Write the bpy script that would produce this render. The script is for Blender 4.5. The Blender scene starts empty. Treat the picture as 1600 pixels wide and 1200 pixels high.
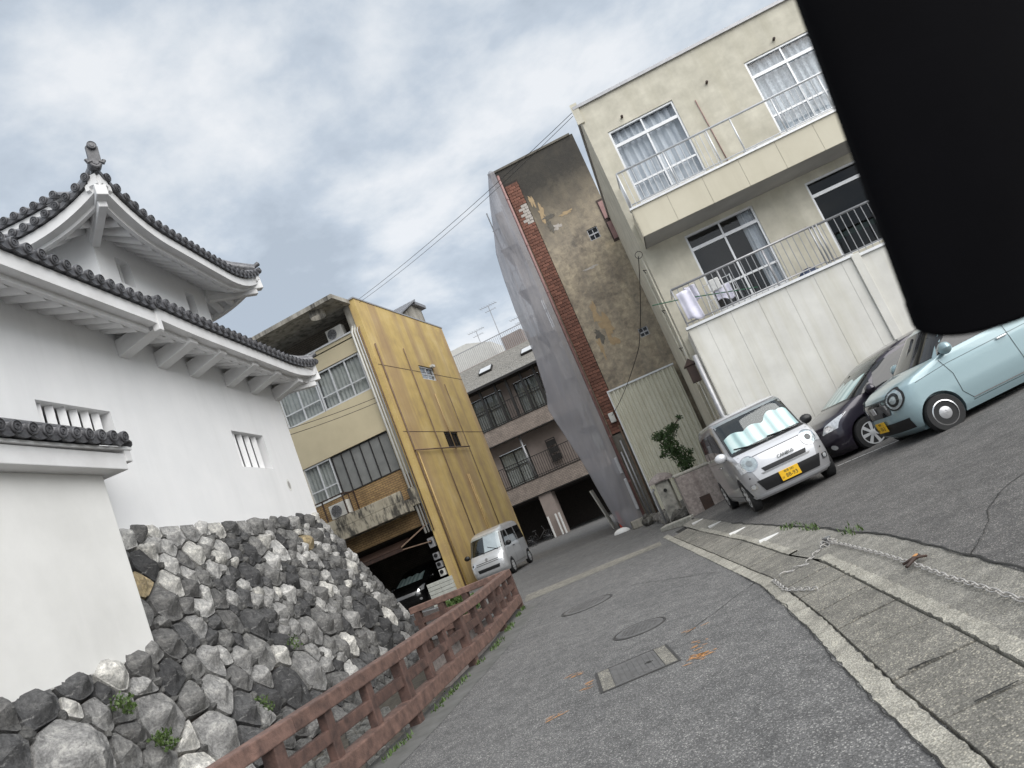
import bpy, bmesh, math, random
from mathutils import Matrix, Vector, noise as mnoise
R = math.radians
random.seed(7)
scn = bpy.context.scene
COL = scn.collection

# ------------------------------------------------------------------ camera
cam_d = bpy.data.cameras.new('camera')
cam = bpy.data.objects.new('camera', cam_d); COL.objects.link(cam)
cam.matrix_world = Matrix(((0.87257, 0.41248, 0.26169, 0.0),
                           (0.31472, -0.06499, -0.94696, 0.0),
                           (-0.37359, 0.90865, -0.18652, 1.5),
                           (0, 0, 0, 1)))
cam_d.sensor_width = 36.0
cam_d.lens = 24.95
cam_d.clip_start = 0.05
cam_d.clip_end = 3000.0
cam_d.dof.use_dof = True
cam_d.dof.focus_distance = 15.0
cam_d.dof.aperture_fstop = 5.2
scn.camera = cam

# ------------------------------------------------------------------ sky and sun
SUN_EL, SUN_AZ = 42.0, 126.0        # azimuth measured clockwise from +Y
wd = bpy.data.worlds.new('World'); scn.world = wd; wd.use_nodes = True
nt = wd.node_tree; N = nt.nodes; LK = nt.links
N.clear()
out = N.new('ShaderNodeOutputWorld')
bg_sky = N.new('ShaderNodeBackground'); bg_cloud = N.new('ShaderNodeBackground')
mix = N.new('ShaderNodeMixShader')
sky = N.new('ShaderNodeTexSky'); sky.sky_type = 'NISHITA'; sky.sun_disc = False
sky.sun_elevation = R(SUN_EL); sky.sun_rotation = R(SUN_AZ)
bg_sky.inputs['Strength'].default_value = 0.12
LK.new(sky.outputs[0], bg_sky.inputs['Color'])
tc = N.new('ShaderNodeTexCoord')
sep = N.new('ShaderNodeSeparateXYZ'); LK.new(tc.outputs['Generated'], sep.inputs[0])
den = N.new('ShaderNodeMath'); den.operation = 'ADD'; LK.new(sep.outputs[2], den.inputs[0]); den.inputs[1].default_value = 0.22
mx = N.new('ShaderNodeMath'); mx.operation = 'MAXIMUM'; LK.new(den.outputs[0], mx.inputs[0]); mx.inputs[1].default_value = 0.06
dv = N.new('ShaderNodeVectorMath'); dv.operation = 'DIVIDE'
cmb = N.new('ShaderNodeCombineXYZ')
for i in range(3): LK.new(mx.outputs[0], cmb.inputs[i])
LK.new(tc.outputs['Generated'], dv.inputs[0]); LK.new(cmb.outputs[0], dv.inputs[1])
n1 = N.new('ShaderNodeTexNoise'); n1.inputs['Scale'].default_value = 2.7; n1.inputs['Detail'].default_value = 11; n1.inputs['Roughness'].default_value = 0.56
n1.inputs['Distortion'].default_value = 0.12
LK.new(dv.outputs[0], n1.inputs['Vector'])
rp = N.new('ShaderNodeValToRGB')
e = rp.color_ramp.elements
e[0].position = 0.37; e[0].color = (0.465, 0.525, 0.595, 1)
e[1].position = 0.61; e[1].color = (0.86, 0.88, 0.90, 1)
m1 = e.new(0.45); m1.color = (0.56, 0.625, 0.70, 1)
m2 = e.new(0.53); m2.color = (0.72, 0.765, 0.81, 1)
LK.new(n1.outputs['Fac'], rp.inputs[0])
LK.new(rp.outputs[0], bg_cloud.inputs['Color'])
bg_cloud.inputs['Strength'].default_value = 0.415
mix.inputs[0].default_value = 0.93
LK.new(bg_sky.outputs[0], mix.inputs[1]); LK.new(bg_cloud.outputs[0], mix.inputs[2])
LK.new(mix.outputs[0], out.inputs['Surface'])

sl = bpy.data.lights.new('sun', 'SUN'); sl.energy = 1.5; sl.angle = R(70); sl.color = (1.0, 0.97, 0.93)
so = bpy.data.objects.new('sun', sl); COL.objects.link(so)
_d = Vector((math.sin(R(SUN_AZ)) * math.cos(R(SUN_EL)), math.cos(R(SUN_AZ)) * math.cos(R(SUN_EL)), math.sin(R(SUN_EL))))
so.rotation_euler = _d.to_track_quat('Z', 'Y').to_euler(); so.location = (10, -10, 30)

scn.view_settings.view_transform = 'Standard'
scn.view_settings.look = 'None'
scn.view_settings.exposure = 1.3
scn.view_settings.gamma = 1.0
scn.view_settings.use_curve_mapping = False

# ------------------------------------------------------------------ helpers
def lerp(a, b, t): return a + (b - a) * t
def interp(t, pts):
    if t <= pts[0][0]: return pts[0][1]
    for (a, va), (b, vb) in zip(pts, pts[1:]):
        if t <= b: return va + (vb - va) * (t - a) / (b - a) if b > a else vb
    return pts[-1][1]

class MB:
    """collects faces; build() links them as one mesh object"""
    def __init__(s): s.v = []; s.f = []; s.m = []
    def add(s, vs, fs, mi=0):
        o = len(s.v); s.v += [tuple(p) for p in vs]
        for f in fs: s.f.append(tuple(i + o for i in f)); s.m.append(mi)
        return s
    def box(s, x0, y0, z0, x1, y1, z1, mi=0, M=None):
        if x0 > x1: x0, x1 = x1, x0
        if y0 > y1: y0, y1 = y1, y0
        if z0 > z1: z0, z1 = z1, z0
        vs = [(x0,y0,z0),(x1,y0,z0),(x1,y1,z0),(x0,y1,z0),(x0,y0,z1),(x1,y0,z1),(x1,y1,z1),(x0,y1,z1)]
        if M: vs = [M @ Vector(p) for p in vs]
        return s.add(vs, [(3,2,1,0),(4,5,6,7),(0,1,5,4),(1,2,6,5),(2,3,7,6),(3,0,4,7)], mi)
    def beam(s, p, q, w, h, mi=0, up=(0,0,1)):
        p, q = Vector(p), Vector(q); d = (q - p); L = d.length; d.normalize()
        u = Vector(up); r = d.cross(u)
        if r.length < 1e-4: r = d.cross(Vector((1,0,0)))
        r.normalize(); u = r.cross(d)
        vs = []
        for c in (p, q):
            for a, b in ((-1,-1),(1,-1),(1,1),(-1,1)): vs.append(c + r*(a*w/2) + u*(b*h/2))
        return s.add(vs, [(0,1,2,3),(7,6,5,4),(0,4,5,1),(1,5,6,2),(2,6,7,3),(3,7,4,0)], mi)
    def tube(s, pts, r, n=8, mi=0, caps=True):
        pts = [Vector(p) for p in pts]; rs = r if isinstance(r, (list, tuple)) else [r]*len(pts)
        vs = []; ref = None
        for i, p in enumerate(pts):
            d = (pts[min(i+1,len(pts)-1)] - pts[max(i-1,0)]).normalized()
            if ref is None:
                ref = Vector((0,0,1)) if abs(d.z) < .9 else Vector((1,0,0))
            a = (ref - d*ref.dot(d)).normalized(); b = d.cross(a); ref = a
            for k in range(n):
                t = 2*math.pi*k/n; vs.append(p + a*(math.cos(t)*rs[i]) + b*(math.sin(t)*rs[i]))
        fs = []
        for i in range(len(pts)-1):
            for k in range(n):
                k2 = (k+1) % n; fs.append((i*n+k, i*n+k2, (i+1)*n+k2, (i+1)*n+k))
        if caps: fs.append(tuple(range(n))[::-1]); fs.append(tuple((len(pts)-1)*n+k for k in range(n)))
        return s.add(vs, fs, mi)
    def lathe(s, prof, n=24, mi=0, M=None, closed=False):
        """prof: (radius, height) about Z"""
        vs = []
        for r, z in prof:
            for k in range(n):
                t = 2*math.pi*k/n; vs.append(Vector((r*math.cos(t), r*math.sin(t), z)))
        if M: vs = [M @ p for p in vs]
        fs = []; m = len(prof)
        for i in range(m-1 + (1 if closed else 0)):
            j = (i+1) % m
            for k in range(n):
                k2 = (k+1) % n; fs.append((i*n+k, i*n+k2, j*n+k2, j*n+k))
        if not closed:
            fs.append(tuple(range(n))[::-1]); fs.append(tuple((m-1)*n+k for k in range(n)))
        return s.add(vs, fs, mi)
    def prism(s, poly, fn0, fn1, mi=0):
        """poly of 2-D points; fn0/fn1 map a 2-D point to the two end faces"""
        n = len(poly); vs = [fn0(*p) for p in poly] + [fn1(*p) for p in poly]
        fs = [tuple(range(n))[::-1], tuple(range(n, 2*n))]
        for k in range(n):
            k2 = (k+1) % n; fs.append((k, k2, n+k2, n+k))
        return s.add(vs, fs, mi)
    def grid(s, nu, nv, fn, mi=0, flip=False):
        vs = [fn(i/nu, j/nv) for j in range(nv+1) for i in range(nu+1)]
        fs = []
        for j in range(nv):
            for i in range(nu):
                a = j*(nu+1)+i; q = (a, a+1, a+nu+2, a+nu+1)
                fs.append(q[::-1] if flip else q)
        return s.add(vs, fs, mi)
    def build(s, name, mat, parent=None, smooth=False, sharp=None, bevel=0, loc=None, rot=None):
        me = bpy.data.meshes.new(name); me.from_pydata(s.v, [], s.f)
        for m_ in (mat if isinstance(mat, (list, tuple)) else [mat]): me.materials.append(MAT[m_] if isinstance(m_, str) else m_)
        if any(s.m): me.polygons.foreach_set('material_index', s.m)
        me.validate()
        bm = bmesh.new(); bm.from_mesh(me); bmesh.ops.recalc_face_normals(bm, faces=bm.faces); bm.to_mesh(me); bm.free()
        if smooth:
            me.polygons.foreach_set('use_smooth', [True]*len(me.polygons))
            if sharp: me.set_sharp_from_angle(angle=R(sharp))
        me.update()
        return link(name, me, parent, loc, rot, bevel)

def link(name, me, parent=None, loc=None, rot=None, bevel=0):
    o = bpy.data.objects.new(name, me); COL.objects.link(o)
    if parent: o.parent = parent
    if loc is not None: o.location = loc
    if rot is not None: o.rotation_euler = rot
    if bevel:
        b = o.modifiers.new('bevel', 'BEVEL'); b.width = bevel; b.segments = 2; b.limit_method = 'ANGLE'; b.angle_limit = R(40)
    return o
def empty(name, loc=(0,0,0), rz=0):
    o = bpy.data.objects.new(name, None); COL.objects.link(o); o.location = loc; o.rotation_euler = (0,0,rz); o.empty_display_size = .2
    return o
def tag(o, label, cat, group=None):
    o['label'] = label; o['category'] = cat
    if group: o['group'] = group
    return o
def struct(o, label=None):
    o['kind'] = 'structure'
    if label: o['label'] = label
    return o
def stuff(o): o['kind'] = 'stuff'; return o
def copy_tree(o, parent=None):
    c = o.copy(); COL.objects.link(c); c.parent = parent
    for ch in list(o.children): copy_tree(ch, c)
    return c
def text_mesh(body, size, name, mat, parent, M, extrude=.002):
    cu = bpy.data.curves.new(name, 'FONT'); cu.body = body; cu.size = size; cu.extrude = extrude; cu.align_x = 'CENTER'; cu.align_y = 'CENTER'
    cu.resolution_u = 3
    t = bpy.data.objects.new(name, cu); COL.objects.link(t)
    dg = bpy.context.evaluated_depsgraph_get()
    me = bpy.data.meshes.new_from_object(t.evaluated_get(dg))
    bpy.data.objects.remove(t); bpy.data.curves.remove(cu)
    me.transform(M); me.materials.clear(); me.materials.append(MAT[mat])
    return link(name, me, parent)

# ------------------------------------------------------------------ materials
MAT = {}
def newmat(name):
    m = bpy.data.materials.new(name); m.use_nodes = True; MAT[name] = m
    nt = m.node_tree; return m, nt, nt.nodes['Principled BSDF']
def tex(nt, kind, scale, vec=None, **kw):
    n = nt.nodes.new('ShaderNodeTex' + kind)
    if 'Scale' in n.inputs: n.inputs['Scale'].default_value = scale
    for k, v in kw.items():
        if k in n.inputs: n.inputs[k].default_value = v
        else: setattr(n, k, v)
    if vec is not None: nt.links.new(vec, n.inputs['Vector'])
    return n
def coords(nt, scale=(1,1,1), kind='Object', loc=(0,0,0)):
    t = nt.nodes.new('ShaderNodeTexCoord'); mp = nt.nodes.new('ShaderNodeMapping')
    mp.inputs['Scale'].default_value = scale; mp.inputs['Location'].default_value = loc
    nt.links.new(t.outputs[kind], mp.inputs['Vector']); return mp.outputs[0]
def ramp(nt, src, stops):
    r = nt.nodes.new('ShaderNodeValToRGB'); el = r.color_ramp.elements
    el[0].position, el[0].color = stops[0][0], (*stops[0][1], 1)
    el[1].position, el[1].color = stops[-1][0], (*stops[-1][1], 1)
    for p, c in stops[1:-1]: x = el.new(p); x.color = (*c, 1)
    nt.links.new(src, r.inputs[0]); return r.outputs[0]
def mixc(nt, fac, a, b, mode='MIX'):
    m = nt.nodes.new('ShaderNodeMix'); m.data_type = 'RGBA'; m.blend_type = mode
    if isinstance(fac, (int, float)): m.inputs[0].default_value = fac
    else: nt.links.new(fac, m.inputs[0])
    for k, v in ((6, a), (7, b)):
        if isinstance(v, tuple): m.inputs[k].default_value = (*v, 1)
        else: nt.links.new(v, m.inputs[k])
    return m.outputs[2]
def bump(nt, b, src, strength, dist=.02):
    bn = nt.nodes.new('ShaderNodeBump'); bn.inputs['Strength'].default_value = strength; bn.inputs['Distance'].default_value = dist
    nt.links.new(src, bn.inputs['Height'])
    if b.inputs['Normal'].links: nt.links.new(b.inputs['Normal'].links[0].from_socket, bn.inputs['Normal'])
    nt.links.new(bn.outputs[0], b.inputs['Normal'])
def mat(name, c1, c2=None, scale=2.0, rough=.8, bs=40, bstr=.15, metal=0, streak=None, sstr=.5, sscale=6, spec=.5, coat=0, rnd=0, dist=.01, kind='Object'):
    m, nt, b = newmat(name)
    c2 = c2 or tuple(x*.8 for x in c1)
    v = coords(nt, kind=kind)
    n = tex(nt, 'Noise', scale, v, Detail=6.0, Roughness=.6)
    col = ramp(nt, n.outputs['Fac'], [(.3, c2), (.7, c1)])
    if streak:
        v2 = coords(nt, (sscale, sscale, sscale*.06), kind)
        s_ = tex(nt, 'Noise', 1.0, v2, Detail=5.0, Roughness=.65)
        mask = ramp(nt, s_.outputs['Fac'], [(.48, (0,0,0)), (.72, (sstr,)*3)])
        col = mixc(nt, mask, col, streak)
    if rnd:
        oi = nt.nodes.new('ShaderNodeObjectInfo')
        mr = nt.nodes.new('ShaderNodeMapRange'); mr.inputs[3].default_value = 1-rnd; mr.inputs[4].default_value = 1+rnd
        nt.links.new(oi.outputs['Random'], mr.inputs[0])
        cx = nt.nodes.new('ShaderNodeCombineColor')
        for i in range(3): nt.links.new(mr.outputs[0], cx.inputs[i])
        col = mixc(nt, 1.0, col, cx.outputs[0], 'MULTIPLY')
    nt.links.new(col, b.inputs['Base Color'])
    b.inputs['Roughness'].default_value = rough; b.inputs['Metallic'].default_value = metal
    b.inputs['Specular IOR Level'].default_value = spec; b.inputs['Coat Weight'].default_value = coat
    b.inputs['Coat Roughness'].default_value = .04
    if bstr:
        f = tex(nt, 'Noise', bs, v, Detail=5.0, Roughness=.65); bump(nt, b, f.outputs['Fac'], bstr, dist)
    return m

mat('plaster_white', (.88,.88,.88), (.81,.815,.82), .7, .85, 9, .10, streak=(.66,.665,.66), sstr=.25, sscale=1.4)
mat('plaster_aged', (.80,.795,.77), (.70,.695,.67), .9, .85, 9, .12, streak=(.80,.79,.77), sstr=.5, sscale=1.8)
mat('soffit_white', (.80,.80,.80), (.68,.675,.67), 1.6, .85, 12, .1)
mat('roof_tile', (.21,.21,.22), (.085,.085,.092), 9, .36, 60, .12, rnd=.3, spec=.7)
mat('tile_end', (.12,.12,.128), (.045,.045,.05), 14, .45, 70, .2, rnd=.25, spec=.6)
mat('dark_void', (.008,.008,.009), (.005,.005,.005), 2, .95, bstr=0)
mat('wood_rail', (.215,.128,.101), (.075,.046,.039), 9, .66, 45, .6, rnd=.16)
mat('wood_post', (.135,.077,.061), (.048,.030,.026), 9, .7, 45, .6, rnd=.2)
mat('steel', (.45,.45,.46), (.33,.33,.34), 12, .35, 50, .05, metal=1.0)
mat('alu', (.72,.73,.74), (.62,.63,.64), 10, .4, 50, .04, metal=.35)
mat('alu_dim', (.42,.42,.43), (.33,.33,.34), 10, .45, 50, .04, metal=.5)
mat('white_paint', (.72,.72,.71), (.6,.6,.58), 8, .55, 50, .05)
mat('black_metal', (.02,.018,.017), (.012,.011,.011), 10, .5, 60, .08)
mat('cream_wall', (.66,.625,.52), (.46,.435,.355), 2.2, .85, 22, .12, streak=(.46,.43,.33), sstr=.55, sscale=2.5)
mat('cream_panel', (.62,.58,.465), (.55,.51,.40), 1.1, .8, 30, .08, streak=(.45,.41,.31), sstr=.35, sscale=2.5)
mat('lower_panel', (.70,.69,.645), (.57,.56,.52), 1.5, .85, 24, .12, streak=(.48,.455,.35), sstr=.5, sscale=3.0)
mat('soffit_grey', (.42,.41,.39), (.33,.32,.305), 1.5, .85, 30, .08)
mat('concrete_raw', (.42,.40,.35), (.22,.205,.175), 2.2, .88, 30, .2, streak=(.035,.033,.03), sstr=1.0, sscale=3.2)
mat('beige_tile', (.56,.49,.335), (.51,.445,.30), 2, .6, 40, .06)
mat('corrugated', (.72,.70,.59), (.60,.58,.47), 1.2, .5, 30, .04, streak=(.42,.38,.27), sstr=.5, sscale=3)
mat('granite', (.40,.355,.33), (.20,.175,.165), 18, .85, 70, .3, streak=(.10,.07,.065), sstr=.5, sscale=3)
mat('concrete_kerb', (.44,.43,.385), (.25,.24,.21), 14, .9, 70, .5, dist=.012)
mat('rubber', (.018,.018,.019), (.012,.012,.012), 20, .75, 60, .1)
mat('black_plastic', (.015,.015,.016), (.01,.01,.011), 20, .45, 60, .05)
mat('fabric_black', (.0032,.003,.0042), (.0018,.0017,.0024), 6, .95, 300, .25, dist=.001, spec=.12)
mat('blue_plastic', (.03,.05,.11), (.02,.035,.08), 5, .5, 40, .05)
mat('laundry', (.74,.73,.82), (.62,.61,.72), 5, .9, 60, .1)
mat('orange', (.75,.06,.02), (.6,.045,.015), 5, .5, 40, .05)
mat('skin_pipe', (.34,.20,.185), (.25,.14,.13), 5, .5, 40, .1)
mat('brown_metal', (.06,.032,.022), (.03,.018,.014), 6, .6, 40, .1)
mat('leaf', (.052,.095,.028), (.025,.05,.015), 9, .55, 30, .0, rnd=.3)
mat('leaf_bright', (.085,.135,.032), (.04,.075,.018), 9, .55, 30, .0)
mat('bark', (.10,.08,.06), (.05,.04,.03), 14, .9, 50, .4)
mat('soil', (.085,.075,.06), (.04,.036,.03), 6, .95, 40, .5)
mat('curtain', (.66,.69,.73), (.50,.53,.57), 3, .9, 30, .05)
mat('curtain_lace', (.62,.66,.70), (.34,.38,.42), 14, .9, 30, .05)
mat('curtain_grey', (.46,.47,.45), (.32,.33,.31), 3, .9, 30, .05)
mat('frosted', (.235,.24,.235), (.17,.175,.17), 2, .25, 30, .03)
mat('yellow_plate', (.78,.46,.01), (.74,.43,.01), 4, .4, 30, 0)
mat('text_dark', (.02,.03,.02), (.02,.03,.02), 4, .5, 30, 0)
mat('headlight', (.80,.82,.84), (.50,.52,.54), 22, .12, 30, 0, metal=.35, coat=1)
mat('chrome', (.75,.75,.76), (.65,.65,.66), 5, .15, 30, 0, metal=1)
m, nt_, b_ = newmat('sunshade'); w_ = nt_.nodes.new('ShaderNodeTexWave'); w_.bands_direction = 'Y'; w_.inputs['Scale'].default_value = 1.55; w_.inputs['Distortion'].default_value = 1.6; w_.inputs['Detail'].default_value = 3
nt_.links.new(coords(nt_), w_.inputs['Vector']); nt_.links.new(ramp(nt_, w_.outputs['Fac'], [(.0, (.40,.52,.53)), (.35, (.62,.78,.77)), (.8, (.86,.95,.93))]), b_.inputs['Base Color']); b_.inputs['Roughness'].default_value = .4  # bright and grey sheen of the folds put into the colour as bands
mat('pv_orange', (.66,.33,.12), (.5,.24,.09), 30, .9, 60, .2)
mat('iron_frame', (.07,.068,.066), (.045,.044,.043), 10, .6, 60, .2, metal=.2)
mat('iron', (.20,.197,.193), (.115,.112,.11), 10, .5, 60, .2, metal=.35)
mat('rusty_chain', (.52,.51,.49), (.33,.31,.29), 30, .45, 60, .1, metal=.25)
mat('shingle', (.33,.315,.285), (.15,.145,.135), 9, .85, 60, .3)
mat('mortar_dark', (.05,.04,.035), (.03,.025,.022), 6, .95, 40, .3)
mat('brick_red', (.215,.095,.064), (.13,.06,.045), 7, .85, 60, .2, rnd=.25)
mat('brick_pale', (.50,.46,.42), (.36,.33,.30), 9, .9, 60, .3)
mat('apt_wall', (.30,.25,.225), (.24,.20,.18), 2, .85, 40, .1)
mat('ac_white', (.62,.615,.58), (.52,.515,.48), 4, .5, 40, .03)
mat('green_rope', (.03,.12,.07), (.02,.09,.05), 9, .7, 40, 0)
mat('kerb_worn', (.50,.48,.42), (.13,.127,.118), 4, .9, 60, .7, dist=.015)
mat('rust_pipe', (.20,.13,.085), (.12,.08,.055), 6, .7, 40, .1)
m, nt_, b_ = newmat('stained_concrete'); v = coords(nt_)
n_ = tex(nt_, 'Noise', 2.0, v, Detail=6.0); n2_ = tex(nt_, 'Noise', 1.0, coords(nt_, (2.6,2.6,.9)), Detail=8.0, Roughness=.7)
c_ = mixc(nt_, ramp(nt_, n2_.outputs['Fac'], [(.44, (0,0,0)), (.56, (.95,.95,.95))]), ramp(nt_, n_.outputs['Fac'], [(.3, (.33,.295,.225)), (.7, (.47,.43,.34))]), (.045,.042,.037))
nt_.links.new(c_, b_.inputs['Base Color']); b_.inputs['Roughness'].default_value = .9; bump(nt_, b_, n2_.outputs['Fac'], .3, .02)
mat('white_block', (.55,.56,.52), (.40,.41,.37), 5, .85, 40, .2)

def paint(name, col, flake=.25, rough=.32):
    m, nt, b = newmat(name)
    n = tex(nt, 'Noise', 900, coords(nt)); c = ramp(nt, n.outputs['Fac'], [(.35, tuple(x*.92 for x in col)), (.65, tuple(min(1, x*1.06) for x in col))])
    nt.links.new(c, b.inputs['Base Color']); b.inputs['Metallic'].default_value = flake; b.inputs['Roughness'].default_value = rough
    b.inputs['Coat Weight'].default_value = 1.0; b.inputs['Coat Roughness'].default_value = .03
    d = tex(nt, 'Noise', 3.0, coords(nt), Detail=2.0); bump(nt, b, d.outputs['Fac'], .02, .02)
paint('paint_white_silver', (.62,.63,.655), .12)
paint('paint_silver', (.42,.42,.43), .35)
paint('paint_van', (.56,.57,.58), .3)
paint('paint_purple', (.022,.017,.030), .35, .3)
paint('paint_blue', (.30,.41,.44), .3, .3)
paint('paint_black', (.008,.008,.009), .1, .25)

def glass(name, tint, alpha):
    m, nt, b = newmat(name)
    tr = nt.nodes.new('ShaderNodeBsdfTransparent'); tr.inputs[0].default_value = (*tint, 1)
    gl = nt.nodes.new('ShaderNodeBsdfGlossy'); gl.inputs['Roughness'].default_value = .02
    lw = nt.nodes.new('ShaderNodeLayerWeight'); lw.inputs['Blend'].default_value = .5
    fr = nt.nodes.new('ShaderNodeMath'); fr.operation = 'POWER'; fr.inputs[1].default_value = 4.0; nt.links.new(lw.outputs['Facing'], fr.inputs[0])
    ad = nt.nodes.new('ShaderNodeMath'); ad.operation = 'ADD'; ad.use_clamp = True; ad.inputs[1].default_value = alpha
    nt.links.new(fr.outputs[0], ad.inputs[0])
    mx = nt.nodes.new('ShaderNodeMixShader'); nt.links.new(ad.outputs[0], mx.inputs[0]); nt.links.new(tr.outputs[0], mx.inputs[1]); nt.links.new(gl.outputs[0], mx.inputs[2])
    nt.links.new(mx.outputs[0], nt.nodes['Material Output'].inputs['Surface'])
glass('glass', (.90,.92,.93), .06)
glass('glass_dark', (.30,.32,.33), .04)
glass('car_glass', (.84,.88,.88), .05)
m, nt_, b_ = newmat('car_dark_glass'); b_.inputs['Base Color'].default_value = (.012,.013,.014,1); b_.inputs['Roughness'].default_value = .03; b_.inputs['Coat Weight'].default_value = .5

def asphalt(name, dark, light, speck, seam=None):
    m, nt, b = newmat(name); v = coords(nt)
    big = tex(nt, 'Noise', .7, v, Detail=7.0, Roughness=.6, Distortion=.5); mid = tex(nt, 'Noise', 6, v, Detail=5.0)
    vo = tex(nt, 'Voronoi', 125, v); fine = tex(nt, 'Noise', 260, v, Detail=3.0)
    base = ramp(nt, big.outputs['Fac'], [(.35, dark), (.65, light)])
    base = mixc(nt, .35, base, ramp(nt, mid.outputs['Fac'], [(.35, tuple(x*.65 for x in dark)), (.65, tuple(x*1.25 for x in light))]))
    sp = nt.nodes.new('ShaderNodeSeparateColor'); nt.links.new(vo.outputs['Color'], sp.inputs[0])
    stone = ramp(nt, sp.outputs[0], [(.0, (.45,)*3), (.55, (.88,)*3), (.85, (1.25,)*3), (1.0, speck)])
    col = mixc(nt, .8, base, stone, 'MULTIPLY')
    pit = ramp(nt, vo.outputs['Distance'], [(.25, (1,)*3), (.75, (.42,)*3)])
    col = mixc(nt, .75, col, pit, 'MULTIPLY')
    nt.links.new(col, b.inputs['Base Color']); b.inputs['Roughness'].default_value = .88
    bump(nt, b, vo.outputs['Distance'], -.5, .008); bump(nt, b, fine.outputs['Fac'], .35, .006)
asphalt('asphalt', (.142,.141,.140), (.20,.197,.193), (3.3,3.25,3.1))
asphalt('asphalt_lot', (.112,.108,.105), (.165,.159,.153), (3.2,3.1,2.9))
asphalt('slab_concrete', (.20,.192,.17), (.32,.305,.265), (2.6,2.5,2.3))
asphalt('apron_concrete', (.25,.24,.213), (.37,.355,.315), (1.8,1.75,1.6))
asphalt('kerb_conc', (.33,.315,.27), (.58,.555,.48), (1.5,1.45,1.35))
mat('room_dark', (.055,.052,.05), (.04,.038,.036), 2, .9, bstr=0)
mat('edge_concrete', (.16,.16,.155), (.095,.097,.09), 3.5, .9, 60, .4, kind='Object')
mat('crack', (.03,.029,.027), (.02,.02,.018), 6, .95, 50, .3)

# stones: colour picked per stone
m, nt_, b_ = newmat('stone')
oi = nt_.nodes.new('ShaderNodeObjectInfo'); v = coords(nt_)
tone = oi.outputs['Color']
n_ = tex(nt_, 'Noise', 5, v, Detail=9.0, Roughness=.7, Distortion=.6); n2_ = tex(nt_, 'Noise', 26, v, Detail=6.0, Roughness=.7)
vein = tex(nt_, 'Noise', 3.2, coords(nt_, (1,1,3.5), loc=(3,7,1)), Detail=8.0, Roughness=.75, Distortion=1.2)
c_ = mixc(nt_, .9, tone, ramp(nt_, n_.outputs['Fac'], [(.32, (.42,.42,.43)), (.5, (.95,.95,.95)), (.68, (1.75,1.73,1.68))]), 'MULTIPLY')
c_ = mixc(nt_, .7, c_, ramp(nt_, n2_.outputs['Fac'], [(.32, (.5,.5,.5)), (.70, (1.75,1.75,1.72))]), 'MULTIPLY')
c_ = mixc(nt_, ramp(nt_, vein.outputs['Fac'], [(.56, (0,0,0)), (.66, (.6,.6,.6))]), c_, (.38,.375,.36))
nt_.links.new(c_, b_.inputs['Base Color']); b_.inputs['Roughness'].default_value = .85
bump(nt_, b_, n_.outputs['Fac'], 1.0, .06); bump(nt_, b_, n2_.outputs['Fac'], .8, .02)

# yellow rendered wall with run-off streaks and worn patches
m, nt_, b_ = newmat('yellow_wall'); v = coords(nt_)
n_ = tex(nt_, 'Noise', .8, v, Detail=6.0, Roughness=.6)
c_ = ramp(nt_, n_.outputs['Fac'], [(.3, (.42,.30,.14)), (.5, (.56,.41,.155)), (.75, (.66,.51,.25))])
s_ = tex(nt_, 'Noise', 1.0, coords(nt_, (1.15,1.15,.07)), Detail=6.0, Roughness=.6)
c_ = mixc(nt_, ramp(nt_, s_.outputs['Fac'], [(.46, (0,0,0)), (.58, (.5,.5,.5)), (.8, (.85,.85,.85))]), c_, (.34,.225,.14))
s2_ = tex(nt_, 'Noise', 1.0, coords(nt_, (7,7,.16), loc=(5,2,9)), Detail=5.0, Roughness=.6)
c_ = mixc(nt_, ramp(nt_, s2_.outputs['Fac'], [(.58, (0,0,0)), (.66, (.28,.28,.28)), (.8, (.5,.5,.5))]), c_, (.34,.215,.11))
nt_.links.new(c_, b_.inputs['Base Color']); b_.inputs['Roughness'].default_value = .8
f_ = tex(nt_, 'Noise', 35, v, Detail=4.0); bump(nt_, b_, f_.outputs['Fac'], .12, .01)

# old render, weathered and flaking, with black algae along its upper part
m, nt_, b_ = newmat('peeling_render'); v = coords(nt_)
n_ = tex(nt_, 'Noise', .9, v, Detail=8.0, Roughness=.65); n2_ = tex(nt_, 'Noise', 4.5, v, Detail=8.0, Roughness=.7, Distortion=.4)
c_ = ramp(nt_, n_.outputs['Fac'], [(.28, (.15,.132,.11)), (.45, (.29,.25,.195)), (.6, (.40,.345,.26)), (.78, (.51,.42,.29))])
c_ = mixc(nt_, .75, c_, ramp(nt_, n2_.outputs['Fac'], [(.3, (.42,.42,.44)), (.7, (1.65,1.6,1.5))]), 'MULTIPLY')
st_ = tex(nt_, 'Noise', 1.0, coords(nt_, (3,3,.25)), Detail=6.0, Roughness=.65)
c_ = mixc(nt_, ramp(nt_, st_.outputs['Fac'], [(.45, (0,0,0)), (.75, (.5,.5,.5))]), c_, (.19,.178,.158))
sx = nt_.nodes.new('ShaderNodeSeparateXYZ'); nt_.links.new(v, sx.inputs[0])
a_ = nt_.nodes.new('ShaderNodeMath'); a_.operation = 'MULTIPLY_ADD'; nt_.links.new(n2_.outputs['Fac'], a_.inputs[0]); a_.inputs[1].default_value = 2.2; nt_.links.new(sx.outputs[2], a_.inputs[2])
mr = nt_.nodes.new('ShaderNodeMapRange'); nt_.links.new(a_.outputs[0], mr.inputs[0]); mr.inputs[1].default_value = 11.7; mr.inputs[2].default_value = 14.2
st2 = nt_.nodes.new('ShaderNodeMath'); st2.operation = 'MULTIPLY'; nt_.links.new(mr.outputs[0], st2.inputs[0]); st2.inputs[1].default_value = .93
c_ = mixc(nt_, st2.outputs[0], c_, (.03,.029,.027))
nt_.links.new(c_, b_.inputs['Base Color']); b_.inputs['Roughness'].default_value = .9
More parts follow.
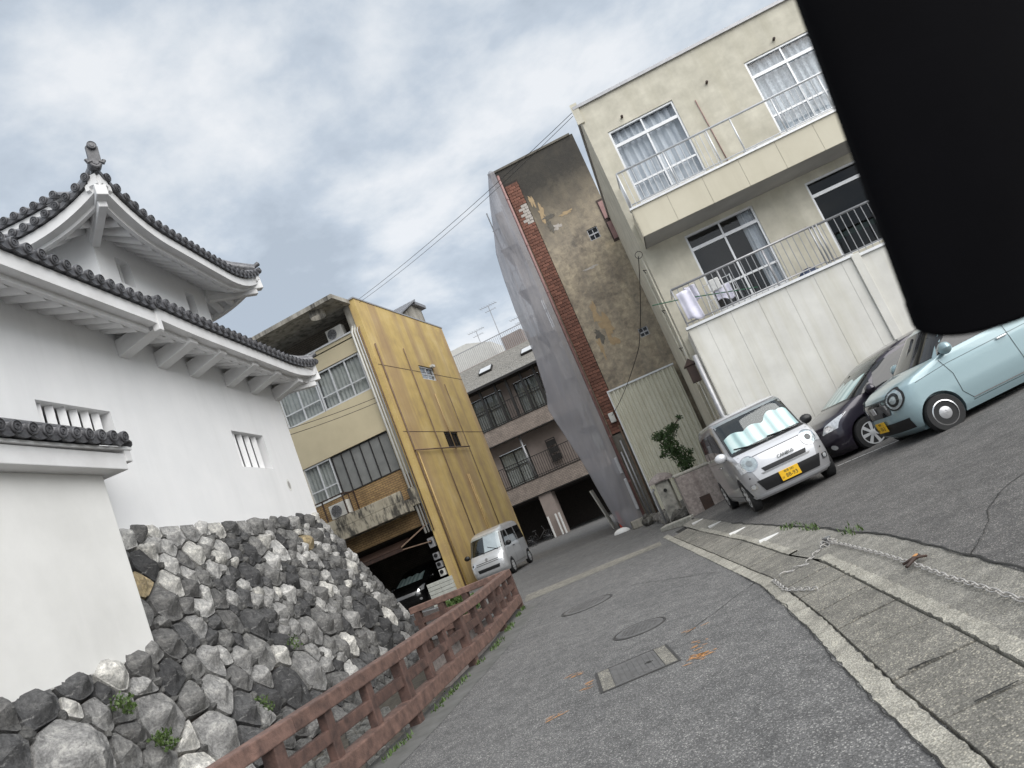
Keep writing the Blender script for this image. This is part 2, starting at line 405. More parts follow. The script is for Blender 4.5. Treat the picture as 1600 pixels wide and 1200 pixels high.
bump(nt_, b_, n2_.outputs['Fac'], .5, .03)
mat('ochre_render', (.46,.34,.20), (.33,.245,.15), 6, .9, 20, .5)
mat('grey_render', (.17,.155,.13), (.10,.092,.08), 6, .9, 20, .6)

def brickmat(name, c1, c2, mortar, w, h, rotx=True):
    m, nt, b = newmat(name)
    t = nt.nodes.new('ShaderNodeTexCoord'); sp = nt.nodes.new('ShaderNodeSeparateXYZ'); nt.links.new(t.outputs['Object'], sp.inputs[0])
    ad = nt.nodes.new('ShaderNodeMath'); ad.operation = 'ADD'; nt.links.new(sp.outputs[0], ad.inputs[0]); nt.links.new(sp.outputs[1], ad.inputs[1])
    cb = nt.nodes.new('ShaderNodeCombineXYZ'); nt.links.new(ad.outputs[0], cb.inputs[0]); nt.links.new(sp.outputs[2], cb.inputs[1])
    br = nt.nodes.new('ShaderNodeTexBrick'); nt.links.new(cb.outputs[0], br.inputs['Vector'])
    br.inputs['Scale'].default_value = 1; br.inputs['Brick Width'].default_value = w; br.inputs['Row Height'].default_value = h; br.inputs['Mortar Size'].default_value = h*.11
    br.inputs['Color1'].default_value = (*c1, 1); br.inputs['Color2'].default_value = (*c2, 1); br.inputs['Mortar'].default_value = (*mortar, 1)
    n = tex(nt, 'Noise', 2.5, coords(nt), Detail=6.0)
    col = mixc(nt, .6, br.outputs['Color'], ramp(nt, n.outputs['Fac'], [(.3, (.6,.6,.6)), (.7, (1.25,1.25,1.25))]), 'MULTIPLY')
    nt.links.new(col, b.inputs['Base Color']); b.inputs['Roughness'].default_value = .8
    bump(nt, b, br.outputs['Fac'], -.6, .01)
brickmat('brick_tan', (.36,.235,.105), (.27,.17,.08), (.10,.07,.04), .24, .085)
brickmat('brick_apt', (.30,.25,.215), (.24,.20,.17), (.12,.10,.09), .3, .1)
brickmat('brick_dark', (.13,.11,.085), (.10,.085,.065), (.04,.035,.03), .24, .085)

# translucent building-site sheet
m, nt_, b_ = newmat('site_sheet'); v = coords(nt_)
b_.inputs['Roughness'].default_value = .6
wr_ = tex(nt_, 'Noise', 1.0, coords(nt_, (2.6,2.6,.55)), Detail=4.0, Roughness=.55, Distortion=.8); bump(nt_, b_, wr_.outputs['Fac'], .7, .12)
wv_ = tex(nt_, 'Noise', 90, v, Detail=1.0); bump(nt_, b_, wv_.outputs['Fac'], .15, .01)
n_ = tex(nt_, 'Noise', .9, v, Detail=3.0); c_ = ramp(nt_, n_.outputs['Fac'], [(.35, (.36,.355,.385)), (.7, (.44,.435,.465))]); nt_.links.new(c_, b_.inputs['Base Color'])
tr = nt_.nodes.new('ShaderNodeBsdfTransparent'); tl = nt_.nodes.new('ShaderNodeBsdfTranslucent'); tl.inputs[0].default_value = (.4,.4,.43,1)
mx1 = nt_.nodes.new('ShaderNodeMixShader'); mx1.inputs[0].default_value = .25; nt_.links.new(b_.outputs[0], mx1.inputs[1]); nt_.links.new(tl.outputs[0], mx1.inputs[2])
mx2 = nt_.nodes.new('ShaderNodeMixShader'); mx2.inputs[0].default_value = .36; nt_.links.new(mx1.outputs[0], mx2.inputs[1]); nt_.links.new(tr.outputs[0], mx2.inputs[2])
nt_.links.new(mx2.outputs[0], nt_.nodes['Material Output'].inputs['Surface'])
# ------------------------------------------------------------------ ground
KX = [(0,.5),(3.3,.14),(4.16,0),(5.8,-.2),(7.95,-.53),(17.3,-2.79),(25.2,-5.0),(30,-6.2)]
GI = [(0,1.05),(3.83,.65),(4.47,.57),(5.43,.43),(7.7,.10),(8.63,-.17),(10.75,-.64),(14.65,-1.63),(17.5,-2.3)]
LE = [(0,1.55),(4.88,1.06),(5.94,.94),(7.49,.69),(9.37,.21),(13.28,-.88),(16.6,-1.7),(19,-2.4),(24,-3.9)]
def xk(y): return interp(y, KX)
def gi(y): return interp(y, GI)
def le(y): return interp(y, LE)
def gr(x, y):
    dx = x - xk(y)
    return 0.0 if dx <= 0 else min(.15*dx, .2 + .09*(dx-1.333), .7)
RAIL = [(-3.95,1.0),(-4.08,3.0),(-4.2,5.0),(-4.33,7.0),(-4.72,10.3),(-5.45,13.9)]
poly = [(500,-60),(500,900),(-500,900),(-500,25.0),(-14.5,25.0),(-11.2,22.6),(-7.8,14.05),(-5.52,14.1),(-4.80,10.3),(-4.41,7.0),(-4.28,5.0),(-4.16,3.0),(-4.0,-60)]
g = MB(); g.add([(x,y,0) for x,y in poly], [tuple(range(len(poly)))])
road = struct(g.build('road', 'asphalt'), 'grey speckled asphalt road curving away between the railing and the gutter')
bed = MB(); bed.grid(30, 30, lambda u,v: (lerp(-30,-4.0,u), lerp(-20,25.2,v), -1.0 + .12*mnoise.noise(Vector((u*14, v*14, 0)))))
struct(bed.build('moat_bed', 'soil', smooth=True), 'dry dark moat bed below the stone rampart')
mw = MB()
pth = [(-4.0,-20)] + [(x-.06,y) for x,y in RAIL] + [(-5.52,14.08),(-7.8,14.03),(-11.2,22.58),(-14.5,24.98),(-30,24.98)]
for a, b in zip(pth, pth[1:]): mw.add([(a[0],a[1],-1.2),(b[0],b[1],-1.2),(b[0],b[1],-.004),(a[0],a[1],-.004)], [(0,1,2,3)])
struct(mw.build('moat_edge', 'granite'), 'low retaining edge of the moat under the railing')
def strip(fa, fb, y0, y1, ny, nx=2, off=.004, thick=0, jag=0, seed=0):
    s = MB()
    def P(u, v):
        y = lerp(y0, y1, v); x = lerp(fa(y), fb(y), u)
        if jag and u in (0, 1): x += jag*.35*mnoise.noise(Vector((y*1.3, seed+u*9, 0))) + jag*.8*mnoise.noise(Vector((y*13.1, seed+u*9, 4)))
        return (x, y, gr(x, y) + off)
    s.grid(nx, ny, P)
    if thick:
        for e in (0, 1):
            s.grid(ny, 1, lambda u, v: (lambda p: (p[0], p[1], p[2]-thick*v))(P(e, u)))
    return s
# parking lot, apron, kerbs, gutter
lot = strip(le, lambda y: 14.0, 0, 30, 60, 14, .006)
lot_o = struct(lot.build('parking_lot', 'asphalt_lot', smooth=True), 'worn dark asphalt parking lot sloping up to the right')
ap_ = strip(lambda y: gi(y)+.02, lambda y: le(y)+.03, 0, 17.4, 70, 3, .0)
struct(ap_.build('concrete_apron', 'apron_concrete', smooth=True), 'pale worn concrete apron along the parking lot')
bs = strip(lambda y: xk(y)-.01, lambda y: gi(y)+.05, 0, 17.4, 60, 2, -.05)
gut = struct(bs.build('gutter', 'crack'), 'covered street gutter of concrete slabs')
ys = [0.4,1.05,1.7,2.35,3.0,3.66,4.28,4.88,5.5,6.1,6.72,7.3,7.9,8.5,9.08,9.7,10.3,10.9,11.5,12.1,12.7,13.3,13.9,14.5,15.1,15.7,16.3]
rs = random.Random(3)
for a, b in zip(ys, ys[1:]):
    s = MB(); dz = rs.uniform(-.004,.006); gp = rs.uniform(.008,.015); t = rs.uniform(-.01,.01)
    c = [(xk(a+gp)+.145, a+gp), (gi(a+gp)-.012, a+gp+t), (gi(b-gp)-.012, b-gp+t), (xk(b-gp)+.145, b-gp)]
    top = [(x, y, gr(x,y)+.006+dz) for x, y in c]; bot = [(x, y, gr(x,y)-.05) for x, y in c]
    s.add(top+bot, [(0,1,2,3),(0,4,5,1),(1,5,6,2),(2,6,7,3),(3,7,4,0)])
    s.build('gutter_slab', 'slab_concrete', gut, bevel=.004)
kb = strip(lambda y: xk(y), lambda y: xk(y)+.125, 2.0, 17.2, 420, 3, .009, .05, .022)
struct(kb.build('kerb', 'kerb_conc'), 'worn pale concrete kerb strip between road and gutter')
kb2 = strip(lambda y: gi(y)+.005, lambda y: gi(y)+.105, .5, 7.75, 300, 3, .014, .06, .03, 5)
struct(kb2.build('kerb', 'kerb_conc'), 'broken pale concrete kerb on the lot side of the gutter')
kb3 = strip(lambda y: gi(y)+.005, lambda y: gi(y)+.10, 8.6, 15.0, 90, 3, .016, .06, .03, 9)
struct(kb3.build('kerb', 'kerb_conc'), 'farther piece of the lot-side kerb')
cr = MB()
for k, (f, y0, y1, w) in enumerate([(le, 3.0, 13.4, .020), (lambda y: xk(y)-.012, 2.2, 9.0, .009)]):
    n = 120
    for i in range(n):
        ya, yb = lerp(y0,y1,i/n), lerp(y0,y1,(i+1)/n)
        def w_(y): return w*(.35+.9*abs(mnoise.noise(Vector((y*3.1, k*7, 2)))))
        def j_(y): return .045*mnoise.noise(Vector((y*2.3, k*5, 1)))+.02*mnoise.noise(Vector((y*9, k*5, 1)))
        q = [(f(ya)+j_(ya)-w_(ya),ya),(f(ya)+j_(ya)+w_(ya),ya),(f(yb)+j_(yb)+w_(yb),yb),(f(yb)+j_(yb)-w_(yb),yb)]
        cr.add([(x,y,gr(x,y)+.0105) for x,y in q], [(0,1,2,3)])
# a crack running across the lot, and seams in the road
def crackline(pts, w, off=.0105, n=24, seed=0):
    for (a, b) in zip(pts, pts[1:]):
        for i in range(n):
            def P(t):
                x, y = lerp(a[0],b[0],t), lerp(a[1],b[1],t)
                dx, dy = b[0]-a[0], b[1]-a[1]; L = math.hypot(dx,dy)
                o = .05*mnoise.noise(Vector((x*2.2+seed,y*2.2,0)))+.015*mnoise.noise(Vector((x*11+seed,y*11,0)))
                return x-dy/L*o, y+dx/L*o, -dy/L, dx/L
            pa, pb = P(i/n), P((i+1)/n); ww = w*(.4+abs(mnoise.noise(Vector((pa[0]*4,pa[1]*4,seed)))))
            q = [(pa[0]-pa[2]*ww,pa[1]-pa[3]*ww),(pa[0]+pa[2]*ww,pa[1]+pa[3]*ww),(pb[0]+pb[2]*ww,pb[1]+pb[3]*ww),(pb[0]-pb[2]*ww,pb[1]-pb[3]*ww)]
            cr.add([(x,y,gr(x,y)+off) for x,y in q], [(0,1,2,3)])
crackline([(.98,5.6),(1.6,6.9),(2.8,8.0)], .007, seed=2)
crackline([(-.55,8.35),(-1.3,6.9),(-1.9,6.5)], .006, .005, seed=4)
crackline([(-2.6,11.4),(-1.05,9.7)], .006, .005, seed=5)
crackline([(.38,3.68),(.58,3.67)], .011, .0125, seed=7); crackline([(.22,4.29),(.40,4.27)], .011, .0125, seed=8); crackline([(.10,5.51),(.34,5.49)], .008, .0125, seed=9)
ck = cr.build('crack', 'crack', road)
ec = MB()
def ecx(y): return interp(y, [(b,a) for a,b in RAIL])
ec.grid(2, 40, lambda u,v: (ecx(lerp(1.0,13.9,v))+lerp(-.07,.42+.03*mnoise.noise(Vector((0,v*30,0))),u), lerp(1.0,13.9,v), .004))
struct(ec.build('concrete_strip', 'edge_concrete'), 'damp dark concrete strip along the foot of the railing')
cb_ = MB(); cb_.add([(-5.6,14.6,.004),(-2.6,15.6,.004),(-2.75,16.5,.004),(-6.0,15.9,.004)], [(0,1,2,3)])
struct(cb_.build('concrete_strip', 'slab_concrete'), 'paler concrete band crossing the road past the railing corner')
lm = MB()
for p in ([(1.15,13.85),(2.6,13.0),(4.2,12.35),(5.6,12.0)], ):
    for a, b in zip(p, p[1:]):
        n = 12
        for i in range(n):
            A = [lerp(a[k],b[k],i/n) for k in (0,1)]; B_ = [lerp(a[k],b[k],(i+.9)/n) for k in (0,1)]
            lm.add([(x,y,gr(x,y)+.011) for x,y in ((A[0],A[1]-.03),(B_[0],B_[1]-.03),(B_[0],B_[1]+.03),(A[0],A[1]+.03))], [(0,1,2,3)])
lm.build('painted_line', 'white_paint', lot_o)

def manhole(cx, cy, r, label):
    e = empty('manhole_cover', (cx, cy, 0)); tag(e, label, 'manhole')
    b = MB(); b.lathe([(r, .0), (r, .006), (r*.93, .008), (r*.93, .003)], 40); b.build('frame', 'iron_frame', e, True, 30)
    c = MB(); c.lathe([(r*.9, .0), (r*.9, .008), (r*.86, .010), (.001, .010)], 40)
    for i in range(-5, 6):
        for j in range(-5, 6):
            x, y = i*r*.15, j*r*.15
            if math.hypot(x, y) < r*.74: c.box(x-r*.045, y-r*.045, .010, x+r*.045, y+r*.045, .0145)
    c.build('cover', 'iron', e)
manhole(-1.91, 7.93, .31, 'round cast iron manhole cover behind the rectangular plate')
manhole(-3.28, 11.0, .43, 'larger faint round manhole cover farther up the road')
e = empty('access_plate', (-1.7, 6.37, 0), R(17)); tag(e, 'rectangular iron access plate set between two mossy concrete borders', 'manhole')
b = MB(); b.box(-.36,-.37,0,.36,-.345,.008); b.box(-.36,.345,0,.36,.37,.008); b.box(-.36,-.345,0,-.335,.345,.008); b.box(.335,-.345,0,.36,.345,.008); b.build('frame', 'iron_frame', e)
for s in (-1, 1):
    b = MB(); b.box(s*.225,-.343,0,s*.333,.343,.009); b.build('border', 'slab_concrete', e)
b = MB(); b.box(-.22,-.343,0,.22,.343,.007)
for i in range(9): b.box(-.2+.05*i-.008,-.30,.007,-.2+.05*i+.008,.30,.0105)
b.build('cover', 'iron', e)
b = MB(); b.box(.10,-.06,.0106,.14,.0,.0112); b.box(.08,-.05,.0106,.16,-.03,.0114); b.build('key_slot', 'crack', e)
rs = random.Random(11)
for (x, y, n, ang) in [(-1.24,7.05,6,.3),(-1.08,6.08,34,.2),(-2.4,6.85,8,.3),(-2.28,5.70,10,.5),(-2.18,6.28,5,.4),(-1.14,6.5,7,.2)]:
    b = MB()
    for i in range(n):
        dx, dy = rs.gauss(0,.05), rs.gauss(0,.06); L, w = rs.uniform(.01,.05), rs.uniform(.003,.009); a = ang+rs.uniform(-.3,.3)
        c, s = math.cos(a), math.sin(a)
        pts = [(-L,-w*.4),(0,-w),(L,-w*.3),(L*.8,w*.5),(-.1*L,w),(-L*.9,w*.4)]
        b.add([(x+dx+p*c-q*s, y+dy+p*s+q*c, .0045) for p,q in pts], [tuple(range(6))])
    b.build('paint_mark', 'pv_orange', road)
for i, (x, y, a) in enumerate([(-1.78,16.4,.5),(-1.28,14.4,.45),(-.80,12.15,.4),(-.33,10.2,.35)]):
    b = MB(); z = gr(x,y); c, s = math.cos(a), math.sin(a)
    b.prism([(-.16,-.03),(.15,-.045),(.17,.03),(-.13,.05)], lambda p,q: (x+p*c-q*s, y+p*s+q*c, z-.02), lambda p,q: (x+p*c-q*s, y+p*s+q*c, z+.022))
    o = b.build('ground_marker', 'white_paint', bevel=.006)
    tag(o, ['white marker block nearest the granite wall', 'second white marker block from the granite wall', 'third white marker block from the granite wall', 'white marker block nearest the chain'][i], 'marker', 'row of white marker blocks set flush in the apron')

# ------------------------------------------------------------------ chain lying on the ground
chp = [(1.15,3.1),(.98,4.0),(.9,4.48),(.84,4.88),(.76,5.36),(.68,6.01),(.55,6.81),(.37,7.77),(.27,8.18),(.12,8.06),(-.05,7.78),(-.28,7.86),(-.39,7.82),(-.3,7.21),(-.02,6.66)]
lk = MB(); n = 14
for k in range(n):
    t = 2*math.pi*k/n; 
ring = [(math.cos(2*math.pi*k/n)*.024 + (.020 if math.cos(2*math.pi*k/n) > 0 else -.020), math.sin(2*math.pi*k/n)*.021, 0) for k in range(n)]
lk.tube(ring + [ring[0]], .0052, 5, caps=False)
link_me = None
ch = empty('chain', (.5, 6.5, gr(.5,6.5))); tag(ch, 'steel barrier chain lying across the apron and gutter slabs', 'chain')
L = 0; pts = []
for a, b in zip(chp, chp[1:]):
    d = math.hypot(b[0]-a[0], b[1]-a[1]); m_ = max(1, int(d/.068))
    for i in range(m_): pts.append((lerp(a[0],b[0],i/m_), lerp(a[1],b[1],i/m_), math.atan2(b[1]-a[1], b[0]-a[0])))
for i, (x, y, a) in enumerate(pts):
    rot = (R(90) if i % 2 else 0, 0, 0)
    if link_me is None:
        o = lk.build('link', 'rusty_chain', ch, True); link_me = o.data
    else: o = link('link', link_me, ch)
    o.location = (x-.5, y-6.5, gr(x,y)+.016-gr(.5,6.5)); o.rotation_euler = Matrix.Rotation(a,3,'Z').to_euler() if not i % 2 else (Matrix.Rotation(a,3,'Z') @ Matrix.Rotation(R(70),3,'X')).to_euler()
cl_ = empty('chain_clasp', (.68,6.0,gr(.68,6.0)+.02), R(40)); tag(cl_, 'rusty hook clasp lying on the chain', 'hook')
b = MB(); b.tube([(-.12,-.03,.02),(0,0,.03),(.08,.02,.025),(.14,.06,.02)], .013, 6); b.tube([(-.06,.05,.02),(.02,.01,.04),(.10,-.04,.02)], .010, 6); b.build('hook', 'brown_metal', cl_, True)
b = MB(); b.beam((.03,.012,.045),(.085,.026,.045),.018,.008); b.build('tag_strip', 'pv_orange', cl_)
cs_ = empty('chain_anchor', (.26,8.17,gr(.26,8.17))); tag(cs_, 'bunched chain end looped on its ground anchor', 'anchor')
b = MB(); b.lathe([(.03,0),(.03,.05),(.045,.06),(.045,.075),(.001,.08)], 12); b.build('pin', 'steel', cs_, True, 40)
for i in range(6):
    o = link('loop', link_me, cs_); o.location = (.07*math.cos(i*1.05), .05*math.sin(i*1.05), .015+.008*(i%3)); o.rotation_euler = (i*.2, i*.15, i*1.05+1.5)

# ------------------------------------------------------------------ wooden railing
rl = empty('wooden_railing', (-4.4, 8, 0)); tag(rl, 'weathered red-brown wooden railing along the moat with a corner turning back', 'railing')
ox, oy = 4.4, -8
def L3(x, y, z): return (x+ox, y+oy, z)
def rpath(d):
    for a, b in zip(RAIL, RAIL[1:]):
        l = math.hypot(b[0]-a[0], b[1]-a[1])
        if d <= l: t = d/l; return (lerp(a[0],b[0],t), lerp(a[1],b[1],t), math.atan2(b[1]-a[1], b[0]-a[0]))
        d -= l
    return (*RAIL[-1], math.atan2(RAIL[-1][1]-RAIL[-2][1], RAIL[-1][0]-RAIL[-2][0]))
tot = sum(math.hypot(b[0]-a[0], b[1]-a[1]) for a, b in zip(RAIL, RAIL[1:]))
nn = 5
for a, b in zip(RAIL, RAIL[1:]):
    s = MB(); s.beam(L3(*a,.735), L3(*b,.735), .15, .13); s.build('top_rail', 'wood_rail', rl, bevel=.012)
    s = MB(); s.beam(L3(*a,.185), L3(*b,.185), .17, .17); s.build('bottom_beam', 'wood_rail', rl, bevel=.015)
d = tot; i = 0; prev = None
while d > 0:
    x, y, a = rpath(d); c, s_ = math.cos(a), math.sin(a)
    main = i % 3 == 0
    s = MB(); w, t = (.135, .13) if main else (.12, .09)
    z0 = -.15 if main else .262
    Mx = Matrix.Translation(L3(x, y, 0)) @ Matrix.Rotation(a, 4, 'Z')
    s.box(-w/2, -t/2, z0, w/2, t/2, .672, M=Mx)
    s.build('post', 'wood_post', rl, bevel=.008)
    if prev:
        s = MB(); s.beam(L3(x, y, .47), L3(*prev, .47), .075, .11); s.build('middle_rail', 'wood_post', rl, bevel=.008)
    prev = (x, y); d -= .77; i += 1
q0, q1 = (-5.5,13.96), (-7.75,13.80)
s = MB(); s.beam(L3(*q0,.737), L3(*q1,.737), .15, .13); s.build('top_rail', 'wood_rail', rl, bevel=.012)
s = MB(); s.beam(L3(*q0,.185), L3(*q1,.185), .17, .17); s.build('bottom_beam', 'wood_rail', rl, bevel=.015)
for k in range(4):
    x, y = lerp(q0[0],q1[0],(k+.75)/4), lerp(q0[1],q1[1],(k+.75)/4)
    s = MB(); s.box(x+ox-.07, y+oy-.065, -.15, x+ox+.07, y+oy+.065, .672); s.build('post', 'wood_post', rl, bevel=.008)
s = MB(); s.beam(L3(*q0,.47), L3(*q1,.47), .07, .12); s.build('middle_rail', 'wood_post', rl, bevel=.008)
# ------------------------------------------------------------------ castle turret
CT = (-13.1, 19.84, 0); CR = R(12)
castle = empty('castle_turret', CT, CR); tag(castle, 'white plastered two-storey castle turret with dark curved tile roofs', 'castle')
def wall_quads(mb, a0, a1, z0, z1, ops, depth, fn, back=None):
    """wall in the (a,z) plane with real openings; fn(a,z,d) places a point d metres inside"""
    As = sorted({a0, a1, *[o[0] for o in ops], *[o[2] for o in ops]}); Zs = sorted({z0, z1, *[o[1] for o in ops], *[o[3] for o in ops]})
    As = [a for a in As if a0 <= a <= a1]; Zs = [z for z in Zs if z0 <= z <= z1]
    for i in range(len(As)-1):
        for j in range(len(Zs)-1):
            ca, cz = (As[i]+As[i+1])/2, (Zs[j]+Zs[j+1])/2
            if any(o[0] < ca < o[2] and o[1] < cz < o[3] for o in ops): continue
            mb.add([fn(As[i],Zs[j],0), fn(As[i+1],Zs[j],0), fn(As[i+1],Zs[j+1],0), fn(As[i],Zs[j+1],0)], [(0,1,2,3)])
    for o in ops:
        c = [(o[0],o[1]),(o[2],o[1]),(o[2],o[3]),(o[0],o[3])]
        for k in range(4):
            p, q = c[k], c[(k+1)%4]
            mb.add([fn(*p,0), fn(*q,0), fn(*q,depth), fn(*p,depth)], [(0,1,2,3)])
fm = lambda m0: (lambda a, z, d: (m0-d, a, z))
# lower storey
w1 = (-3.92, 5.77, -2.08, 6.83); w0 = (-10.74, 5.6, -8.76, 6.8)
b = MB(); wall_quads(b, -17, 0, 4.2, 9.3, [w1, w0], .42, fm(0))
b.add([(0,0,4.2),(-8,0,4.2),(-8,0,9.3),(0,0,9.3)], [(0,1,2,3)]); b.add([(0,-17,4.2),(-8,-17,4.2),(-8,-17,9.3),(0,-17,9.3)], [(0,1,2,3)])
wl = b.build('wall', 'plaster_white', castle)
for w, n in ((w1, 4), (w0, 6)):
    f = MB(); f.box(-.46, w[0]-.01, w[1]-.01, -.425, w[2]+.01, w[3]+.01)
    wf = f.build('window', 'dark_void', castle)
    for k in range(n):
        y = lerp(w[0], w[2], (k+.75)/(n+.5)); s = MB()
        Mx = Matrix.Translation((-.2, y, 0)) @ Matrix.Rotation(R(45), 4, 'Z')
        s.box(-.075,-.075,w[1],.075,.075,w[3], M=Mx); s.build('bar', 'plaster_white', wf, bevel=.01)
# oval loophole: a dished ring set in the wall
s = MB(); rr = [(.20,.004),(.17,.008),(.13,-.0),(.10,.002)]
n = 20; vs = []; 
for (r, o) in [(.19,.004),(.15,.012),(.12,.006)]:
    for k in range(n): t = 2*math.pi*k/n; vs.append((o, -1.4+r*.72*math.cos(t), 5.26+r*1.05*math.sin(t)))
s.add(vs, [(i*n+k, i*n+(k+1)%n, (i+1)*n+(k+1)%n, (i+1)*n+k) for i in range(2) for k in range(n)])
lp = s.build('loophole', 'plaster_aged', castle, True)
s = MB(); s.add([(.005, -1.4+.12*.72*math.cos(2*math.pi*k/n), 5.26+.126*math.sin(2*math.pi*k/n)) for k in range(n)], [tuple(range(n))]); s.build('opening', 'soffit_grey', lp)
# upper storey
u1 = (-5.52,11.25,-4.92,12.02); u2 = (-2.35,11.0,-1.85,12.0)
b = MB(); wall_quads(b, -6.3, -1.1, 10.0, 13.2, [u1, u2], .3, fm(-.8))
b.add([(-.8,-6.3,10),(-6,-6.3,10),(-6,-6.3,13.2),(-.8,-6.3,13.2)], [(0,1,2,3)]); b.add([(-.8,-1.1,10),(-6,-1.1,10),(-6,-1.1,13.2),(-.8,-1.1,13.2)], [(0,1,2,3)])
b.build('wall', 'plaster_white', castle)
for w in (u1, u2):
    f = MB(); f.box(-1.14, w[0]-.01, w[1]-.01, -1.105, w[2]+.01, w[3]+.01); wf = f.build('window', 'soffit_grey', castle)
    for k in range(2):
        s = MB(); y = lerp(w[0], w[2], (k+1)/3); s.box(-1.08,y-.05,w[1],-.98,y+.05,w[3]); s.build('bar', 'plaster_white', wf)

def tile_row_mesh(path, out, r=.092):
    """barrel tile row with round end cap; out = outward unit vector at the eave"""
    s = MB(); n = 10
    s.tube(path, r, n)
    o = Vector((out[0], out[1], -.12)).normalized(); p = Vector(path[0]) + o*.035
    q = o.to_track_quat('Z', 'Y').to_matrix().to_4x4(); q.translation = p
    s.lathe([(r*1.16,-.06),(r*1.16,.0),(r*.98,.012),(r*.93,.0),(r*.62,-.006),(r*.60,.010),(r*.40,.012),(r*.34,-.004),(.001,.006)], 14, 1, q)
    return s
def roof_side(name, e0, e1, inward, W, z0, zt, so0, so1, hip0, hip1, parent, wall_in, tiles=True, sp=.30, rafters=True, reach=2.6, fh=.30, zoff=0, rr_=.17):
    e0, e1, inw = Vector((*e0,0)), Vector((*e1,0)), Vector((*inward,0))
    L = (e1-e0).length; d = (e1-e0)/L
    def ez(u): return z0 + so0*max(0, 1-u/reach)**2.2 + so1*max(0, 1-(L-u)/reach)**2.2
    def P(u, v, dz=0):
        lo, hi = hip0*v*W, L-hip1*v*W; uu = min(max(u, lo), hi)
        z = ez(uu); z = z + (zt-z)*(v*(.72+.28*v))
        p = e0 + d*uu + inw*(v*W); return Vector((p.x, p.y, z+dz))
    s = MB(); s.grid(24, 6, lambda a, b: P(lerp(hip0*b*W, L-hip1*b*W, a), b, .0)); 
    rf = s.build(name, 'roof_tile', parent, True)
    # flat tile lips hanging between the barrel rows
    s = MB(); n = int(L/sp); 
    for i in range(n):
        for k in range(4):
            u0, u1 = (i+k/4)*sp, (i+(k+1)/4)*sp
            dr = lambda q: -.055-.055*math.sin(math.pi*((q/sp) % 1 if q < (i+1)*sp-1e-6 else 1.0))
            a, b_, = P(u0,0), P(u1,0)
            o = -inw*.03
            s.add([a+o+Vector((0,0,.03)), b_+o+Vector((0,0,.03)), b_+o+Vector((0,0,dr(u1))), a+o+Vector((0,0,dr(u0)))], [(0,1,2,3)])
            s.add([a+o+Vector((0,0,dr(u0))), b_+o+Vector((0,0,dr(u1))), b_+inw*.12+Vector((0,0,-.06)), a+inw*.12+Vector((0,0,-.06))], [(0,1,2,3)])
    s.build('eave_tile', 'tile_end', rf)
    if tiles:
        for i in range(n+1):
            u = i*sp + (L-n*sp)/2*0
            vm = 1.0
            if hip0: vm = min(vm, max(.12, u/(hip0*W)))
            if hip1: vm = min(vm, max(.12, (L-u)/(hip1*W)))
            pts = [P(u, 0, .05) - inw*.03] + [P(u, vm*t, .05) for t in (.06, .4, .75, 1)]
            tile_row_mesh(pts, -inw).build('tile_row', ['roof_tile', 'tile_end'], rf, True, 35)
    # white plastered fascia in two steps, then soffit and rounded rafters
    s = MB()
    for (i0, i1, za, zb) in ((.07, .30, -.095, -.095-fh), (.30, .40, -.095-fh*.72, -.11-fh*1.28)):
        m_ = 30
        def F(u): 
            return P(u, 0)
        for i in range(m_):
            ua, ub = L*i/m_, L*(i+1)/m_
            A, B_ = F(ua), F(ub)
            ring = lambda p: [p+inw*i0+Vector((0,0,za)), p+inw*i0+Vector((0,0,zb)), p+inw*i1+Vector((0,0,zb)), p+inw*i1+Vector((0,0,za))]
            ra, rb = ring(A), ring(B_)
            s.add(ra+rb, [(0,1,5,4),(1,2,6,5),(2,3,7,6),(3,0,4,7)] + ([(3,2,1,0)] if i == 0 else []) + ([(4,5,6,7)] if i == m_-1 else []))
    s.build('fascia', 'soffit_white', parent, True, 30)
    s = MB(); zw = z0 - .10 + zoff
    s.grid(24, 2, lambda a, b: (lambda p: (p.x, p.y, lerp(ez(a*L)-.30, zw+.12, b)))(e0 + d*(a*L) + inw*lerp(.34, wall_in+.05, b)))
    s.build('soffit', 'soffit_white', parent, True)
    if rafters:
        k = int(L/.42)
        for i in range(k):
            u = (i+.5)*L/k
            if hip0 and u < wall_in*.6*hip0: continue
            if hip1 and L-u < wall_in*.6*hip1: continue
            a = e0+d*u+inw*.40; b_ = e0+d*u+inw*(wall_in+.02)
            s = MB(); s.tube([Vector((a.x,a.y,ez(u)-.33)), Vector((b_.x,b_.y,zw+.06))], rr_, 10); s.build('rafter', 'soffit_white', parent, True, 60)
    return rf, P, ez
lr, _, _ = roof_side('lower_roof', (1.2,-17), (1.2,-8.0), (-1,0), 2.0, 8.93, 10.25, 0, 0, 0, 0, castle, 1.2)
lr2, P2, _ = roof_side('lower_roof', (1.2,-7.9), (1.2,1.2), (-1,0), 2.0, 9.0, 10.35, .06, .36, 0, 1, castle, 1.2)
roof_side('lower_roof', (1.2,1.2), (-5,1.2), (0,-1), 2.0, 9.0, 10.35, .36, 0, 1, 0, castle, 1.2)
ur, PU, _ = roof_side('upper_roof', (.6,-7.6), (.6,.5), (-1,0), 3.0, 12.28, 14.6, .72, .72, 1, 1, castle, 1.4, zoff=.36, rr_=.13, fh=.27)
ur2, PN, _ = roof_side('upper_roof', (-6,-7.6), (.6,-7.6), (0,1), 3.0, 12.28, 14.6, 0, .72, 0, 1, castle, 1.3, zoff=.36, rr_=.13, fh=.27)
roof_side('upper_roof', (.6,.5), (-6,.5), (0,-1), 3.0, 12.28, 14.6, .72, 0, 1, 0, castle, 1.6, zoff=.36, rr_=.13, fh=.27)
